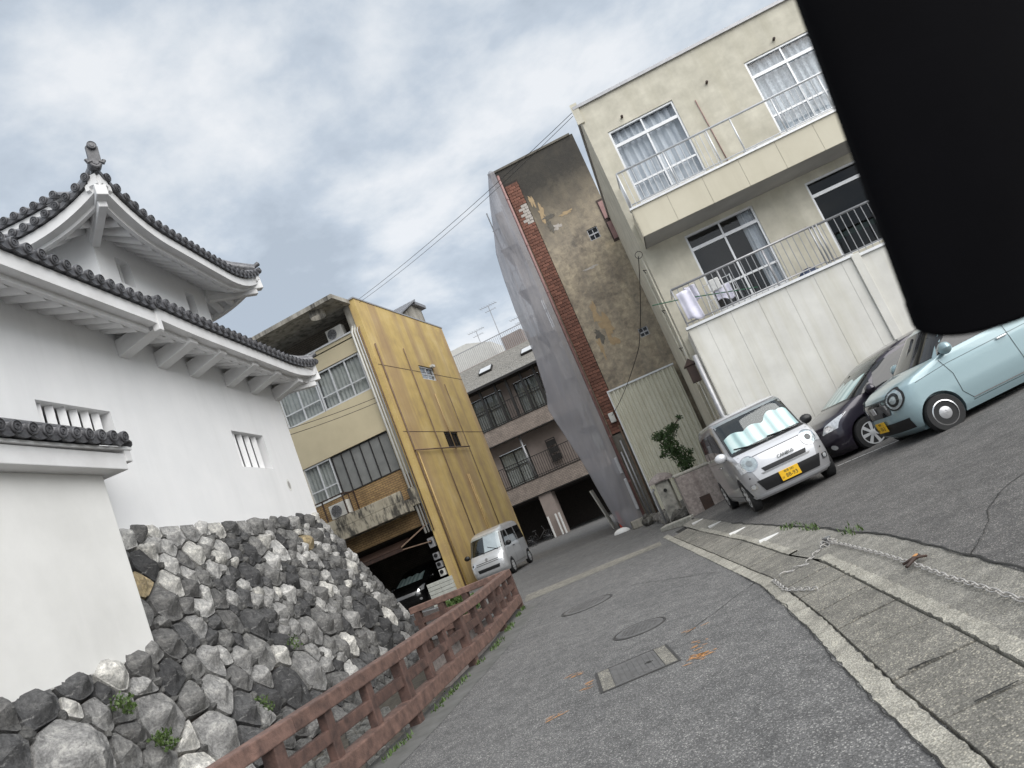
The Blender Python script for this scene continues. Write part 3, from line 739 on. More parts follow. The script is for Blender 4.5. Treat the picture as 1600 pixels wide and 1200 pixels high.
# gable storey roof behind
roof_side('gable_roof', (-7,-6.0), (-1.5,-6.0), (0,1), 1.6, 13.9, 14.95, .0, .12, 0, 0, castle, .3, rafters=False, fh=.34)
s = MB(); s.tube([(-7,-4.6,15.0),(-4.0,-4.6,14.98),(-2.2,-4.6,15.02)], .10, 10); s.build('ridge', 'roof_tile', castle, True)
def hip_ridge(c, inn, z, top, orn=True):
    a = Vector((*c, z+.10)); b_ = Vector((*inn, top+.1))
    s = MB(); pts = [lerp(a, b_, t) for t in (.03,.2,.5,1)]; pts[1].z -= .12; pts[2].z -= .14
    s.tube(pts, .12, 10); s.tube([p+Vector((0,0,.11)) for p in pts], .07, 8)
    rd = s.build('hip_ridge', 'roof_tile', castle, True, 40)
    if not orn:
        o = (a-b_); o.z = 0; o.normalize(); s = MB(); s.tube([a-o*.45+Vector((0,0,.10)), a-o*.1+Vector((0,0,.13)), a+o*.08+Vector((0,0,.24))], [.07,.075,.085], 10); s.build('end_tile', 'tile_end', castle, True, 40)
        return
    # end ornament: stacked round tiles, a curled plate and a raised end tile
    o = (a-b_); o.z = 0; o.normalize()
    s = MB(); q = o.to_track_quat('Z','Y').to_matrix().to_4x4()
    for dz, r, f in ((.02,.15,.10),(.42,.105,.20)):
        q2 = q.copy(); q2.translation = a + o*f + Vector((0,0,dz)); s.lathe([(r,-.22),(r,0),(r*.86,.012),(r*.8,0),(r*.5,-.004),(r*.48,.01),(.001,.012)], 16, 0, q2)
    side = Vector((-o.y, o.x, 0))
    for sg in (-1, 1):
        s.tube([a+o*.08+side*sg*.08+Vector((0,0,.05)), a+o*.09+side*sg*.17+Vector((0,0,.0)), a+o*.09+side*sg*.19+Vector((0,0,.07))], .05, 6)
    s.beam(a+o*.06+Vector((0,0,.05)), a+o*.10+Vector((0,0,.42)), .26, .10, up=tuple(o))
    s.build('end_ornament', 'tile_end', castle, True, 35)
hip_ridge((.62,-7.62), (-2.4,-4.6), 12.98, 14.6)
hip_ridge((.60,.50), (-2.4,-2.5), 12.98, 14.6, False)
hip_ridge((1.2,1.2), (-.8,-.8), 9.36, 10.35, False)
for (c, inn, z) in (((.55,-7.55), (-.8,-6.2), 12.48), ((.55,.45), (-.8,-.9), 12.48), ((1.15,1.15), (-.05,-.05), 8.86)):
    s = MB(); a, b_ = Vector((*c, z)), Vector((*inn, z-.15)); s.beam(a, b_, .26, .30); s.beam(a+(b_-a)*.12+Vector((0,0,-.22)), b_+Vector((0,0,-.2)), .2, .2)
    s.build('corner_rafter', 'soffit_white', castle, bevel=.02)
# bracket beams carrying the right half of the lower eave
for y in (-7.75, -6.35, -5.0, -3.2, -1.75, -.15):
    s = MB(); s.prism([(0,8.22),(0,8.62),(.98,8.80),(.98,8.50)], lambda m_, z: (m_, y-.17, z), lambda m_, z: (m_, y+.17, z)); s.build('bracket', 'soffit_white', castle, bevel=.015)
s = MB(); s.box(.55,-7.95,8.62,.88,.9,8.86); s.build('purlin', 'soffit_white', castle, bevel=.015)
s = MB(); s.box(1.0,-8.03,8.38,1.16,-7.87,8.9); s.build('gutter_box', 'soffit_white', castle, bevel=.015)

# ------------------------------------------------------------------ low plaster wall in front
FW = empty('plaster_wall', CT, CR); tag(FW, 'low white plaster wall with grey tile coping, nearest at left', 'wall')
s = MB(); s.prism([(.30,-10.58),(.73,-10.58),(.73,-17),(.30,-17)], lambda m_, y: (m_+.06, y+.03, 1.85), lambda m_, y: (m_, y, 5.06)); s.build('wall', 'plaster_aged', FW, bevel=.03)
s = MB(); s.prism([(.02,-17),(.02,-10.28),(1.02,-10.28),(1.02,-17)], lambda m_, y: (m_, y, 5.05), lambda m_, y: (m_, y, 5.36)); s.build('coping_base', 'soffit_white', FW, bevel=.015)
cp, PC, _ = roof_side('coping_roof', (1.14,-17), (1.14,-10.1), (-1,0), .62, 5.52, 5.80, 0, .05, 0, 0, FW, .2, rafters=False, fh=.05, sp=.30)
roof_side('coping_roof', (-.10,-10.1), (-.10,-17), (1,0), .62, 5.52, 5.80, 0, 0, 0, 0, FW, .2, rafters=False, fh=.05, tiles=False)
for i, (z, r) in enumerate(((5.80,.14),(5.95,.10))):
    s = MB(); s.tube([(.52,-17,z),(.52,-10.35-.15*i,z)], r, 10); s.build('ridge_tile', 'roof_tile', FW, True)
s = MB(); s.tube([(1.02,-10.12,5.55),(.9,-10.02,5.62),(.76,-9.95,5.72)], [.09,.085,.075], 10); s.build('end_tile', 'tile_end', FW, True, 40)
s = MB(); s.box(-.02,-10.30,5.2,1.05,-10.13,5.5); s.build('gable_board', 'soffit_white', FW, bevel=.02)

# ------------------------------------------------------------------ stone rampart
SW = empty('stone_rampart', CT, CR); tag(SW, 'battered rampart of rough grey and white stones under the castle', 'stone wall')
BK = .331
def edge_s(z): return BK*(4.42-z)
rs = random.Random(21); seeds = []
def s_ok(a, z): return a < edge_s(z)-.08 and not (a < -10.25 and z > 1.85)
zz = 4.22; a_ = edge_s(zz)-.22                       # capping course under the plaster, then thrown at random
while a_ > -10.9:
    r_ = rs.uniform(.24,.40); seeds.append((a_-r_*.9, zz+rs.uniform(-.08,.06), r_)); a_ -= r_*1.8
for k in range(9):                                   # quoins along the far corner
    z = 3.75-.55*k; seeds.append((edge_s(z)-.30, z, .30))
tries = 0
while tries < 16000:
    tries += 1; a = rs.uniform(-16.6, 2.2); z = rs.uniform(-1.0, 4.0)
    if not s_ok(a, z): continue
    base = interp(a, [(-16,.40),(-11,.36),(-7,.31),(2,.27)])*(1.18 if z < 1.3 else .92)
    r_ = base*rs.choice((.62,.75,.9,1.0,1.15,1.4))*(1 if tries < 3000 else .8 if tries < 9000 else .66)
    if all((a-b[0])**2+((z-b[1])*1.12)**2 > (.93*(r_+b[2]))**2 for b in seeds): seeds.append((a, z, r_))
def clip(poly, px, py, nx, ny):
    out = []
    for i in range(len(poly)):
        a, b = poly[i], poly[(i+1) % len(poly)]
        da = (a[0]-px)*nx+(a[1]-py)*ny; db = (b[0]-px)*nx+(b[1]-py)*ny
        if da <= 0: out.append(a)
        if da*db < 0: t = da/(da-db); out.append((lerp(a[0],b[0],t), lerp(a[1],b[1],t)))
    return out
ns = math.sqrt(1+BK*BK)
def W3(s_, z, h):  # point on the batter, h metres outwards
    return Vector((BK*(4.42-z) + h/ns, s_, z + h*BK/ns))
cells = []
for i, (sx_, sz_, ri) in enumerate(seeds):
    poly = [(sx_-1.0,sz_-.8),(sx_+1.0,sz_-.8),(sx_+1.0,sz_+.8),(sx_-1.0,sz_+.8)]
    for j, (tx, tz, rj) in enumerate(seeds):
        if i == j or abs(tx-sx_) > 2.2 or abs(tz-sz_) > 2: continue
        d2 = (tx-sx_)**2+(tz-sz_)**2; t_ = .5+(ri*ri-rj*rj)/(2*d2)
        poly = clip(poly, lerp(sx_,tx,t_), lerp(sz_,tz,t_), tx-sx_, tz-sz_)
        if len(poly) < 3: break
    if len(poly) < 3: continue
    poly = clip(poly, 0, 4.46, 0, 1)
    if len(poly) >= 3: poly = clip(poly, edge_s(0), 0, 1, BK)
    if len(poly) >= 3 and sx_ < -10.45 and sz_ < 2.0: poly = clip(poly, 0, 2.12+.06*mnoise.noise(Vector((sx_*4,0,0))), 0, 1)
    if len(poly) >= 3: poly = clip(poly, 0, -1.15, 0, -1)
    if len(poly) >= 3: cells.append((sx_, sz_, poly))
def stone_mesh(poly, seed):
    r = random.Random(seed); cx = sum(p[0] for p in poly)/len(poly); cz = sum(p[1] for p in poly)/len(poly)
    # round the cell outline: subdivide edges and pull the corners in
    n = len(poly); pts = []
    for k in range(n):
        a, b, c = poly[k-1], poly[k], poly[(k+1) % n]
        la = math.hypot(b[0]-a[0], b[1]-a[1]); lc = math.hypot(c[0]-b[0], c[1]-b[1])
        if min(la, lc) < 1e-4: continue
        t = .24
        p0 = (lerp(b[0],a[0],t), lerp(b[1],a[1],t)); p1 = (lerp(b[0],c[0],t), lerp(b[1],c[1],t))
        mid = (b[0]*.55+(p0[0]+p1[0])*.225, b[1]*.55+(p0[1]+p1[1])*.225)
        pts += [p0, mid, p1]
    rad = sum(math.hypot(p[0]-cx, p[1]-cz) for p in pts)/max(1,len(pts))
    bu = rad*r.uniform(.22,.46); an = r.uniform(0,6.3)
    planes = [(bu, r.uniform(-.22,.22), r.uniform(-.22,.22))] + [(bu*r.uniform(1.0,1.35), r.uniform(-.75,.75), r.uniform(-.75,.75)) for _ in range(3)] + [(bu*r.uniform(1.25,1.7), 1.05*math.cos(an+q), 1.05*math.sin(an+q)) for q in (0,1.3,2.5,3.8,5.1)]
    def h(x, y): return min(p[0] + p[1]*x + p[2]*y for p in planes) + .05*mnoise.noise(Vector((x*3.2, y*3.2, seed*1.7))) + .02*mnoise.noise(Vector((x*9, y*9, seed*1.7)))
    rings = [(.96,-.35),(.955,-.16),(.92,-.05),(.85,.9),(.72,1),(.58,1),(.42,1),(.22,1)]
    vs = []; m = len(pts)
    for (sc, hh) in rings:
        for (px, pz) in pts:
            jx = 1 + .10*mnoise.noise(Vector((px*5, pz*5, seed)))
            x, y = (px-cx)*sc*jx, (pz-cz)*sc*jx
            H = hh if hh < 0 else max(-.05, h(x, y)*hh - (.05 if hh < 1 else 0))
            vs.append(W3(cx+x, cz+y, H + .0))
    vs.append(W3(cx, cz, h(0,0)))
    fs = [(i*m+k, i*m+(k+1)%m, (i+1)*m+(k+1)%m, (i+1)*m+k) for i in range(len(rings)-1) for k in range(m)]
    fs += [((len(rings)-1)*m+k, (len(rings)-1)*m+(k+1)%m, len(vs)-1) for k in range(m)]
    return vs, fs, rad
rs = random.Random(5)
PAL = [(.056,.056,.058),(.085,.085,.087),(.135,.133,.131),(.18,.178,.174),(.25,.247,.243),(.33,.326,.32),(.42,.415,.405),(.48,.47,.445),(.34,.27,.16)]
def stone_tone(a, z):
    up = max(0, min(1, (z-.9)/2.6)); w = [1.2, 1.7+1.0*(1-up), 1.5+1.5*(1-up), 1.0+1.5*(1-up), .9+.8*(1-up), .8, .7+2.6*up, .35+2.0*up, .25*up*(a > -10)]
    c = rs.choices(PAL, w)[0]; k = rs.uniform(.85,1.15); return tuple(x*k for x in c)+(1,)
def area(p): return abs(sum(p[i][0]*p[(i+1)%len(p)][1]-p[(i+1)%len(p)][0]*p[i][1] for i in range(len(p))))/2
cells = [c for c in cells if area(c[2]) > .02]
vis = sorted([c for c in cells if c[1] > -.8 and c[0] > -15.9], key=lambda c: -area(c[2])*interp(c[0], [(-16,3.5),(2,1)]))
big, rest = vis[:298], vis[298:]+[c for c in cells if not (c[1] > -.8 and c[0] > -15.9)]
for k, (sx_, sz_, poly) in enumerate(big):
    vs, fs, rad = stone_mesh(poly, k+1)
    c = Vector((0,0,0))
    for p in vs: c += p
    c /= len(vs)
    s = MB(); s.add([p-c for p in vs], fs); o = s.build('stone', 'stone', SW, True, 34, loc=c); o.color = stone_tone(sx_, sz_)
s = MB()
for k, (sx_, sz_, poly) in enumerate(rest):
    vs, fs, rad = stone_mesh(poly, k+900); s.add(vs, fs)
for k, (sx_, sz_, poly) in enumerate(cells):            # chips wedged where stones meet
    for q in poly[:2]:
        if rs.random() < .45 and q[0] < edge_s(q[1])-.12 and q[1] < 4.3 and not (q[0] < -10.3 and q[1] > 1.75):
            r_ = rs.uniform(.05,.11); n_s = 7
            ring = [(q[0]+r_*math.cos(i*6.283/n_s)*rs.uniform(.7,1.2), q[1]+r_*math.sin(i*6.283/n_s)*rs.uniform(.7,1.2)) for i in range(n_s)]
            s.add([W3(*p,-.2) for p in ring]+[W3(lerp(q[0],p[0],.8), lerp(q[1],p[1],.8), rs.uniform(-.05,.0)) for p in ring]+[W3(q[0],q[1],rs.uniform(.0,.06))], [(i,(i+1)%n_s,n_s+(i+1)%n_s,n_s+i) for i in range(n_s)]+[(n_s+i,n_s+(i+1)%n_s,2*n_s) for i in range(n_s)])
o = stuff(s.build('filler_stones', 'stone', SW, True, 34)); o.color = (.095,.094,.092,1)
s = MB(); s.grid(1, 1, lambda u, v: W3(lerp(-17, edge_s(lerp(-1.2,4.42,v)), u), lerp(-1.2,4.42,v), -.20)); s.build('core', 'mortar_dark', SW)
# far battered return of the rampart
s = MB(); s.add([W3(edge_s(4.42),4.42,-.1), W3(edge_s(-1),-1,-.1), (-9,edge_s(-1),-1), (-9,0,4.42)], [(0,1,2,3)]); s.build('return_face', 'stone', SW)
print('stones', len(cells), len(vis))
for o in SW.children:
    if o.name.startswith('return_face'): o.color = (.12,.12,.12,1)
# ------------------------------------------------------------------ window helper
def fr(a0, z0, a1, z1, fn, w, t, d, mb):
    """rectangular frame bars of width w, thickness t, at depth d"""
    for (p, q, r, s) in ((a0,z0,a1,z0+w),(a0,z1-w,a1,z1),(a0,z0+w,a0+w,z1-w),(a1-w,z0+w,a1,z1-w)): bar(p,q,r,s,fn,t,d,mb)
def bar(p, q, r, s, fn, t, d, mb):
    v = [fn(p,q,d),fn(r,q,d),fn(r,s,d),fn(p,s,d),fn(p,q,d+t),fn(r,q,d+t),fn(r,s,d+t),fn(p,s,d+t)]
    mb.add(v, [(0,1,2,3),(4,5,6,7),(0,1,5,4),(1,2,6,5),(2,3,7,6),(3,0,4,7)])
def window(parent, a0, z0, a1, z1, fn, frame='alu', cols=2, transom=None, mid=None, glassm='glass', curtain=None, depth=.06, fw=.05, room=True, part=1.0, off=0, cseed=0):
    m = MB(); fr(a0, z0, a1, z1, fn, fw, .07, depth, m)
    tz = transom if transom else z1-fw
    if transom: bar(a0+fw, transom-.03, a1-fw, transom+.05, fn, .068, depth+.002, m)
    for k in range(1, cols):
        a = lerp(a0, a1, k/cols); bar(a-fw*.45, z0+fw, a+fw*.45, tz, fn, .05, depth+.012, m)
        if transom: bar(a-fw*.4, transom+.05, a+fw*.4, z1-fw, fn, .05, depth+.012, m)
    if mid: 
        for k in range(cols): bar(lerp(a0,a1,k/cols)+fw*.5, mid-.025, lerp(a0,a1,(k+1)/cols)-fw*.5, mid+.025, fn, .045, depth+.014, m)
    w = m.build('window', frame, parent)
    for k in range(cols):
        g = MB(); p, q = lerp(a0,a1,k/cols)+.01, lerp(a0,a1,(k+1)/cols)-.01
        g.add([fn(p,z0+.01,depth+.04+.012*(k%2)), fn(q,z0+.01,depth+.04+.012*(k%2)), fn(q,tz,depth+.04+.012*(k%2)), fn(p,tz,depth+.04+.012*(k%2))], [(0,1,2,3)]); g.build('pane', glassm, w)
        if transom:
            g = MB(); g.add([fn(p,transom,depth+.045), fn(q,transom,depth+.045), fn(q,z1-.01,depth+.045), fn(p,z1-.01,depth+.045)], [(0,1,2,3)]); g.build('pane', glassm, w)
    if room:
        g = MB(); D = depth+.9
        for c in (((a0,z0),(a1,z0)),((a1,z0),(a1,z1)),((a1,z1),(a0,z1)),((a0,z1),(a0,z0))):
            g.add([fn(*c[0],depth+.08), fn(*c[1],depth+.08), fn(*c[1],D), fn(*c[0],D)], [(0,1,2,3)])
        g.add([fn(a0,z0,D), fn(a1,z0,D), fn(a1,z1,D), fn(a0,z1,D)], [(0,1,2,3)]); g.build('room', 'room_dark', w)
    if curtain:
        g = MB(); n = 90; rr_ = random.Random(cseed)
        ph = rr_.uniform(0,6)
        b0, b1 = (a0+.02, lerp(a0,a1,part)) if part >= 0 else (lerp(a1,a0,-part), a1-.02)
        def C(u, v):
            a = lerp(b0, b1, u); dd = depth+.16+.035*math.sin(a*34+ph+1.2*math.sin(a*5+ph))+.012*math.sin(a*83)+.03*mnoise.noise(Vector((a*3,v*2,cseed)))
            return fn(a, lerp(z0+.02, z1-.03, v), dd)
        g.grid(n, 3, C); g.build('curtain', curtain, w, True)
    return w
fy = lambda y0: (lambda a, z, d: (a, y0+d, z))        # wall facing -Y
fx = lambda x0: (lambda a, z, d: (x0-d, a, z))        # wall facing +X

def ac_unit(loc, rz, label, s=1.0):
    e = empty('air_conditioner', loc, rz); tag(e, label, 'air conditioner', 'outdoor air conditioner units')
    w, d, h = .78*s, .30*s, .55*s
    b = MB(); b.box(-w/2,-d/2,.06,w/2,d/2,h); b.build('case', 'ac_white', e, bevel=.02)
    b = MB(); q = Matrix.Translation((-w*.14,-d/2-.004,h*.53)) @ Matrix.Rotation(R(90),4,'X')
    b.lathe([(h*.40,0),(h*.40,.012),(h*.37,.014),(h*.37,.002),(.001,.002)], 28, 0, q); fan = b.build('fan_opening', 'alu_dim', e, True, 30)
    b = MB()
    for r in (.1,.18,.26,.34): b.lathe([(h*r+.006,.006),(h*r+.006,.014),(h*r-.004,.014),(h*r-.004,.006)], 20, 0, q, True)
    for k in range(8):
        a = k*math.pi/4; b.beam(q @ Vector((.02*math.cos(a),.02*math.sin(a),.012)), q @ Vector((h*.37*math.cos(a),h*.37*math.sin(a),.012)), .007, .005)
    b.build('grille', 'black_plastic', fan)
    b = MB()
    for sx in (-.3,.3): b.box(sx*w-.04,-d/2,0,sx*w+.04,d/2,.06)
    b.build('foot', 'black_plastic', e)
    return e

# ------------------------------------------------------------------ yellow building
YB = empty('yellow_building', (-11.7, 25.1, 0)); tag(YB, 'four-storey building with streaked yellow side wall and beige street front', 'building')
yo = (11.7, -25.1)
fS = lambda a, z, d: (0-d, a-25.1, z)                 # side wall, a = world y
fF = lambda a, z, d: (a+11.7, 0.0+d, z)               # front, a = world x
b = MB(); wall_quads(b, 24.95, 33.7, -.1, 12.41, [(28.88,9.14,30.45,9.82),(28.82,5.83,30.4,6.55)], .12, fS)
b.add([(0,8.6,-.1),(-9,8.6,-.1),(-9,8.6,12.41),(0,8.6,12.41)], [(0,1,2,3)])
b.add([(0,-.15,12.41),(0,8.6,12.41),(-.3,8.6,12.41),(-.3,-.15,12.41)], [(0,1,2,3)])
b.add([(0,-.15,-.1),(-.30,-.15,-.1),(-.30,-.15,12.41),(0,-.15,12.41)], [(0,1,2,3)]); b.add([(-.30,-.15,-.1),(-.30,.3,-.1),(-.30,.3,12.41),(-.30,-.15,12.41)], [(0,1,2,3)])
b.build('side_wall', 'yellow_wall', YB)
b = MB(); b.box(-.32,-.2,12.41,.03,8.65,12.47); b.build('coping', 'alu_dim', YB)
window(YB, 28.9, 9.16, 30.43, 9.80, fS, 'alu', 2, None, 9.42, 'glass', 'curtain', depth=.05, fw=.045)
window(YB, 28.84, 5.85, 30.38, 6.53, fS, 'black_metal', 2, None, None, 'glass_dark', depth=.05, fw=.05)
b = MB(); b.box(.0,30.15-25.1,9.82,.16,30.42-25.1,9.92); b.lathe([(.09,0),(.09,.06),(.05,.12)], 10, 0, Matrix.Translation((.1,30.28-25.1,9.78))); b.build('vent_hood', 'ac_white', YB)
for z in (9.47, 6.56):          # joint lines: shallow raised bead
    b = MB(); b.box(-.001,-.14,z-.012,.006,8.6,z+.012); b.build('joint', 'brown_metal', YB)
b = MB(); b.tube([(.10,25.2-25.1,5.74),(.12,5.8,5.78)], .03, 8); b.build('pipe', 'rust_pipe', YB, True)
for (yy, z0, z1, r, mt) in ((2.74,.05,10.5,.022,'rust_pipe'),(4.45,.2,4.5,.025,'yellow_wall'),(4.62,.2,4.5,.025,'yellow_wall'),(5.9,.2,9.0,.02,'rust_pipe'),(.18,.05,10.4,.035,'rust_pipe'),(.40,.05,5.7,.03,'yellow_wall'),(4.3,5.7,8.4,.022,'yellow_wall')):
    b = MB(); b.tube([(.05,yy,z0),(.05,yy,z1)], r, 8); b.build('pipe', mt, YB, True)
# front: beige panels, windows, brick bands
b = MB(); wall_quads(b, -21, -12.02, 5.27, 11.2, [(-16.63,8.72,-12.41,10.38),(-16.6,5.27,-12.42,6.93)], .14, fF)
b.build('front_wall', 'beige_tile', YB)
window(YB, -16.6, 8.74, -14.72, 10.36, fF, 'alu', 2, None, 9.3, 'glass', 'curtain_grey', depth=.06, fw=.06, cseed=3)
window(YB, -14.68, 8.74, -12.43, 10.36, fF, 'alu', 3, None, 9.3, 'glass', 'curtain_grey', depth=.05, fw=.06, cseed=5)
window(YB, -16.6, 5.29, -15.25, 6.91, fF, 'alu', 2, None, 5.85, 'glass', 'curtain_grey', depth=.06, fw=.06, cseed=7)
w = MB(); fr(-15.22, 5.29, -12.44, 6.91, fF, .04, .06, .08, w); 
for k in range(1,6): bar(lerp(-15.2,-12.45,k/6)-.02, 5.33, lerp(-15.2,-12.45,k/6)+.02, 6.87, fF, .05, .085, w)
w = w.build('window', 'black_metal', YB)
for k in range(6):
    g = MB(); p, q = lerp(-15.2,-12.45,k/6), lerp(-15.2,-12.45,(k+1)/6); g.add([fF(p,5.3,.12),fF(q,5.3,.12),fF(q,6.9,.12),fF(p,6.9,.12)], [(0,1,2,3)]); g.build('pane', 'frosted', w)
b = MB(); b.box(-.62,-.10,5.0,-.33,.25,11.3); b.build('corner_pier', 'beige_tile', YB)
for xx, mt, r in ((-.55,'ac_white',.05),(-.42,'ac_white',.035),(-.30,'alu_dim',.03),(-.2,'rust_pipe',.025)):
    b = MB(); b.tube([(xx,-.2,2.6),(xx,-.2,11.1),(xx+.05,-.05,11.4)], r, 8); b.build('pipe', mt, YB, True)
b = MB(); b.box(-9.3,-.06,11.2,-.33,.1,11.27); b.build('coping', 'alu', YB)
b = MB(); b.box(-9.3,.9,11.0,-.33,1.0,12.3); b.build('loggia_wall', 'brick_dark', YB)
b = MB(); b.box(-9.3,.0,11.0,-.33,1.0,11.05); b.build('loggia_floor', 'concrete_raw', YB)
# canopy slab with a round opening
b = MB(); n = 24; hx, hy, hr = -1.32, -.95, .30
for (z) in (12.26, 12.44):
    ring = [(hx+hr*math.cos(2*math.pi*k/n), hy+hr*math.sin(2*math.pi*k/n), z) for k in range(n)]
    def sq(k):
        a = 2*math.pi*k/n; c, s_ = math.cos(a), math.sin(a); t = 1/max(abs(c), abs(s_)); return (hx+.55*t*c, hy+.55*t*s_, z)
    outer = [sq(k) for k in range(n)]
    b.add(ring+outer, [(k,(k+1)%n,n+(k+1)%n,n+k) for k in range(n)])
    X0, X1, Y0, Y1 = -9.3, -.20, -1.5, 1.0
    for r_ in ((X0,Y0,hx-.55,Y1),(hx+.55,Y0,X1,Y1),(hx-.55,hy+.55,hx+.55,Y1)):
        b.add([(r_[0],r_[1],z),(r_[2],r_[1],z),(r_[2],r_[3],z),(r_[0],r_[3],z)], [(0,1,2,3)])
    
b.add([(hx+hr*math.cos(2*math.pi*k/n), hy+hr*math.sin(2*math.pi*k/n), z) for z in (12.26,12.44) for k in range(n)], [(k,(k+1)%n,n+(k+1)%n,n+k) for k in range(n)])
b.add([(X0,Y0,12.26),(X1,Y0,12.26),(X1,Y0,12.44),(X0,Y0,12.44)], [(0,1,2,3)]); b.add([(X1,Y0,12.26),(X1,Y1,12.26),(X1,Y1,12.44),(X1,Y0,12.44)], [(0,1,2,3)])
b.build('canopy', 'concrete_raw', YB)
b = MB(); b.lathe([(.32,12.06),(.32,12.28),(.30,12.28),(.30,12.06)], 24, 0, Matrix.Translation((hx,hy,0)), True); b.build('canopy_ring', 'concrete_raw', YB, True, 30)
b = MB(); b.box(-.62,-.08,11.27,-.30,.2,12.26); b.build('canopy_pier', 'concrete_raw', YB)
# first-floor brick band, balcony beam, garage
b = MB(); b.box(-9.3,.02,4.1,-.34,.3,5.26); b.build('brick_band', 'brick_tan', YB)
b = MB(); b.box(-9.3,.0,2.95,-.34,.25,3.78); b.build('brick_band', 'brick_tan', YB)
b = MB(); b.box(-9.3,-.95,3.55,-.62,.02,4.02); b.box(-9.3,-.95,4.02,-.62,-.80,4.40); b.build('balcony', 'stained_concrete', YB, bevel=.02)
b = MB(); b.box(-.62,-.35,3.72,-.32,.02,4.42); b.build('balcony_end', 'stained_concrete', YB, bevel=.02)
b = MB()
for x0, x1 in ((-4.9,-3.0),):
    for z in (5.25,): b.beam((x0,-.88,z),(x1,-.88,z),.045,.045); b.beam((x1,-.88,z),(x1,.0,z),.045,.045)
    for x in (x0,-3.95,x1): b.beam((x,-.88,4.4),(x,-.88,5.25),.045,.045)
    b.beam((x1,0,4.4),(x1,0,5.25),.045,.045); b.beam((x1,-.45,4.4),(x1,-.45,5.25),.03,.03)
b.build('balcony_rail', 'brown_metal', YB)
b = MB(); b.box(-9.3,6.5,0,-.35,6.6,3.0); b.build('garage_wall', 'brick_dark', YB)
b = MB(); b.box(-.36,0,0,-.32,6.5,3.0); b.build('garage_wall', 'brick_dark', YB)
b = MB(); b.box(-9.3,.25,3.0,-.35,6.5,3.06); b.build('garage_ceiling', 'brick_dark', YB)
b = MB(); b.box(-9.3,-.9,2.62,-1.5,.2,2.68, M=Matrix.Translation((0,0,2.6)) @ Matrix.Rotation(R(14),4,'X') @ Matrix.Translation((0,0,-2.6))); b.box(-9.3,-.92,2.30,-1.35,-.88,2.42)
b.build('awning', 'brown_metal', YB)
b = MB(); b.beam((-1.4,-.85,2.45),(-.35,-.1,2.95),.05,.05); b.beam((-1.4,-.85,2.35),(-.45,-.2,2.25),.04,.04); b.build('awning_arm', 'rust_pipe', YB)
for i, (z, h) in enumerate(((2.2,.38),(1.66,.26),(1.32,.24),(1.02,.26))):
    b = MB(); b.box(-.62,-.20,z-h/2,-.38,-.02,z+h/2); m_ = b.build('meter_box', 'ac_white' if i == 3 else 'alu_dim', YB, bevel=.015)
    b = MB(); b.lathe([(.075,0),(.075,.03),(.001,.035)], 14, 0, Matrix.Translation((-.5,-.20,z+.03)) @ Matrix.Rotation(R(90),4,'X')); b.build('dial', 'black_plastic', m_)
b = MB(); b.box(-9,-.0,-.1,-8.9,8.6,12.2); b.build('far_wall', 'beige_tile', YB)
b = MB(); b.box(-9,.95,12.2,-.02,8.6,12.3); b.build('roof', 'concrete_raw', YB)
# roof hut with a tiled mono-pitch roof
b = MB(); b.prism([(4.4,12.3),(7.7,12.3),(7.7,13.55),(6.6,13.55)], lambda y, z: (-.35,y,z), lambda y, z: (-3.2,y,z)); b.build('roof_hut', 'concrete_raw', YB)
b = MB()
for k in range(12): b.beam((-.2-.26*k,4.05,12.45),(-.2-.26*k,6.75,13.78),.2,.07)
b.box(-3.3,6.7,13.55,-.15,8.0,13.72); b.build('hut_roof', 'roof_tile', YB)
ac_unit((-13.15, 25.35, 11.27), 0, 'air conditioner on the top ledge of the yellow building under the canopy')
ac_unit((-15.2, 24.65, 4.40), 0, 'air conditioner on the stained balcony of the yellow building', 1.1)
# lattice block wall beside the garage
b_ = empty('block_wall', (-11.9, 23.8, 0)); tag(b_, 'low pale block wall at the foot of the yellow building', 'wall')
for j in range(6):
    for i in range(2):
        s = MB(); x = -.52+i*.52; s.box(x,0,j*.14,x+.51,.12,j*.14+.128); s.build('block', 'white_block', b_, bevel=.008)

# ------------------------------------------------------------------ brown apartment house at the end
AP = empty('apartment_house', (-13, 45, 0)); tag(AP, 'brown brick apartment house with balconies and open carport, closing the lane', 'building')
X0, X1 = -26+13, -3+13
fA = lambda a, z, d: (a+13, 1.2+d, z)
b = MB(); wall_quads(b, -26, -3, 3.0, 11.0, [(-18.5,4.0,-16.9,6.3),(-15.6,3.95,-13.5,6.4),(-18.6,8.2,-16.8,10.6),(-16.2,8.2,-13.7,10.6),(-12.75,8.2,-10.75,10.6),(-9.6,8.2,-7.5,10.6),(-9.2,3.95,-7,6.4)], .1, fA); b.build('wall', 'apt_wall', AP)
for a0, a1, z0, z1 in ((-15.6,-13.5,3.97,6.38),(-16.2,-13.7,8.22,10.58),(-12.75,-10.75,8.22,10.58),(-9.6,-7.5,8.22,10.58),(-9.2,-7,3.97,6.38)):
    window(AP, a0, z0, a1, z1, fA, 'black_metal', 2, None, lerp(z0,z1,.55), 'glass', 'curtain_grey', depth=.03, fw=.09, room=True, cseed=int(-a0*3))
for z0, z1, y0 in ((7.05,8.1,0),(2.92,3.95,0)):
    b = MB(); b.box(X0,-.12,z0,X1,.1,z1); b.build('parapet', 'brick_apt', AP)
    b = MB(); b.box(X0,-.16,z1,X1,.12,z1+.05); b.box(X0,-.14,z0-.07,X1,.1,z0-.003); b.build('parapet_cap', 'black_metal', AP)
    b = MB(); b.box(X0,.1,z0+.3,X1,1.2,z0+.45); b.build('balcony_floor', 'apt_wall', AP)
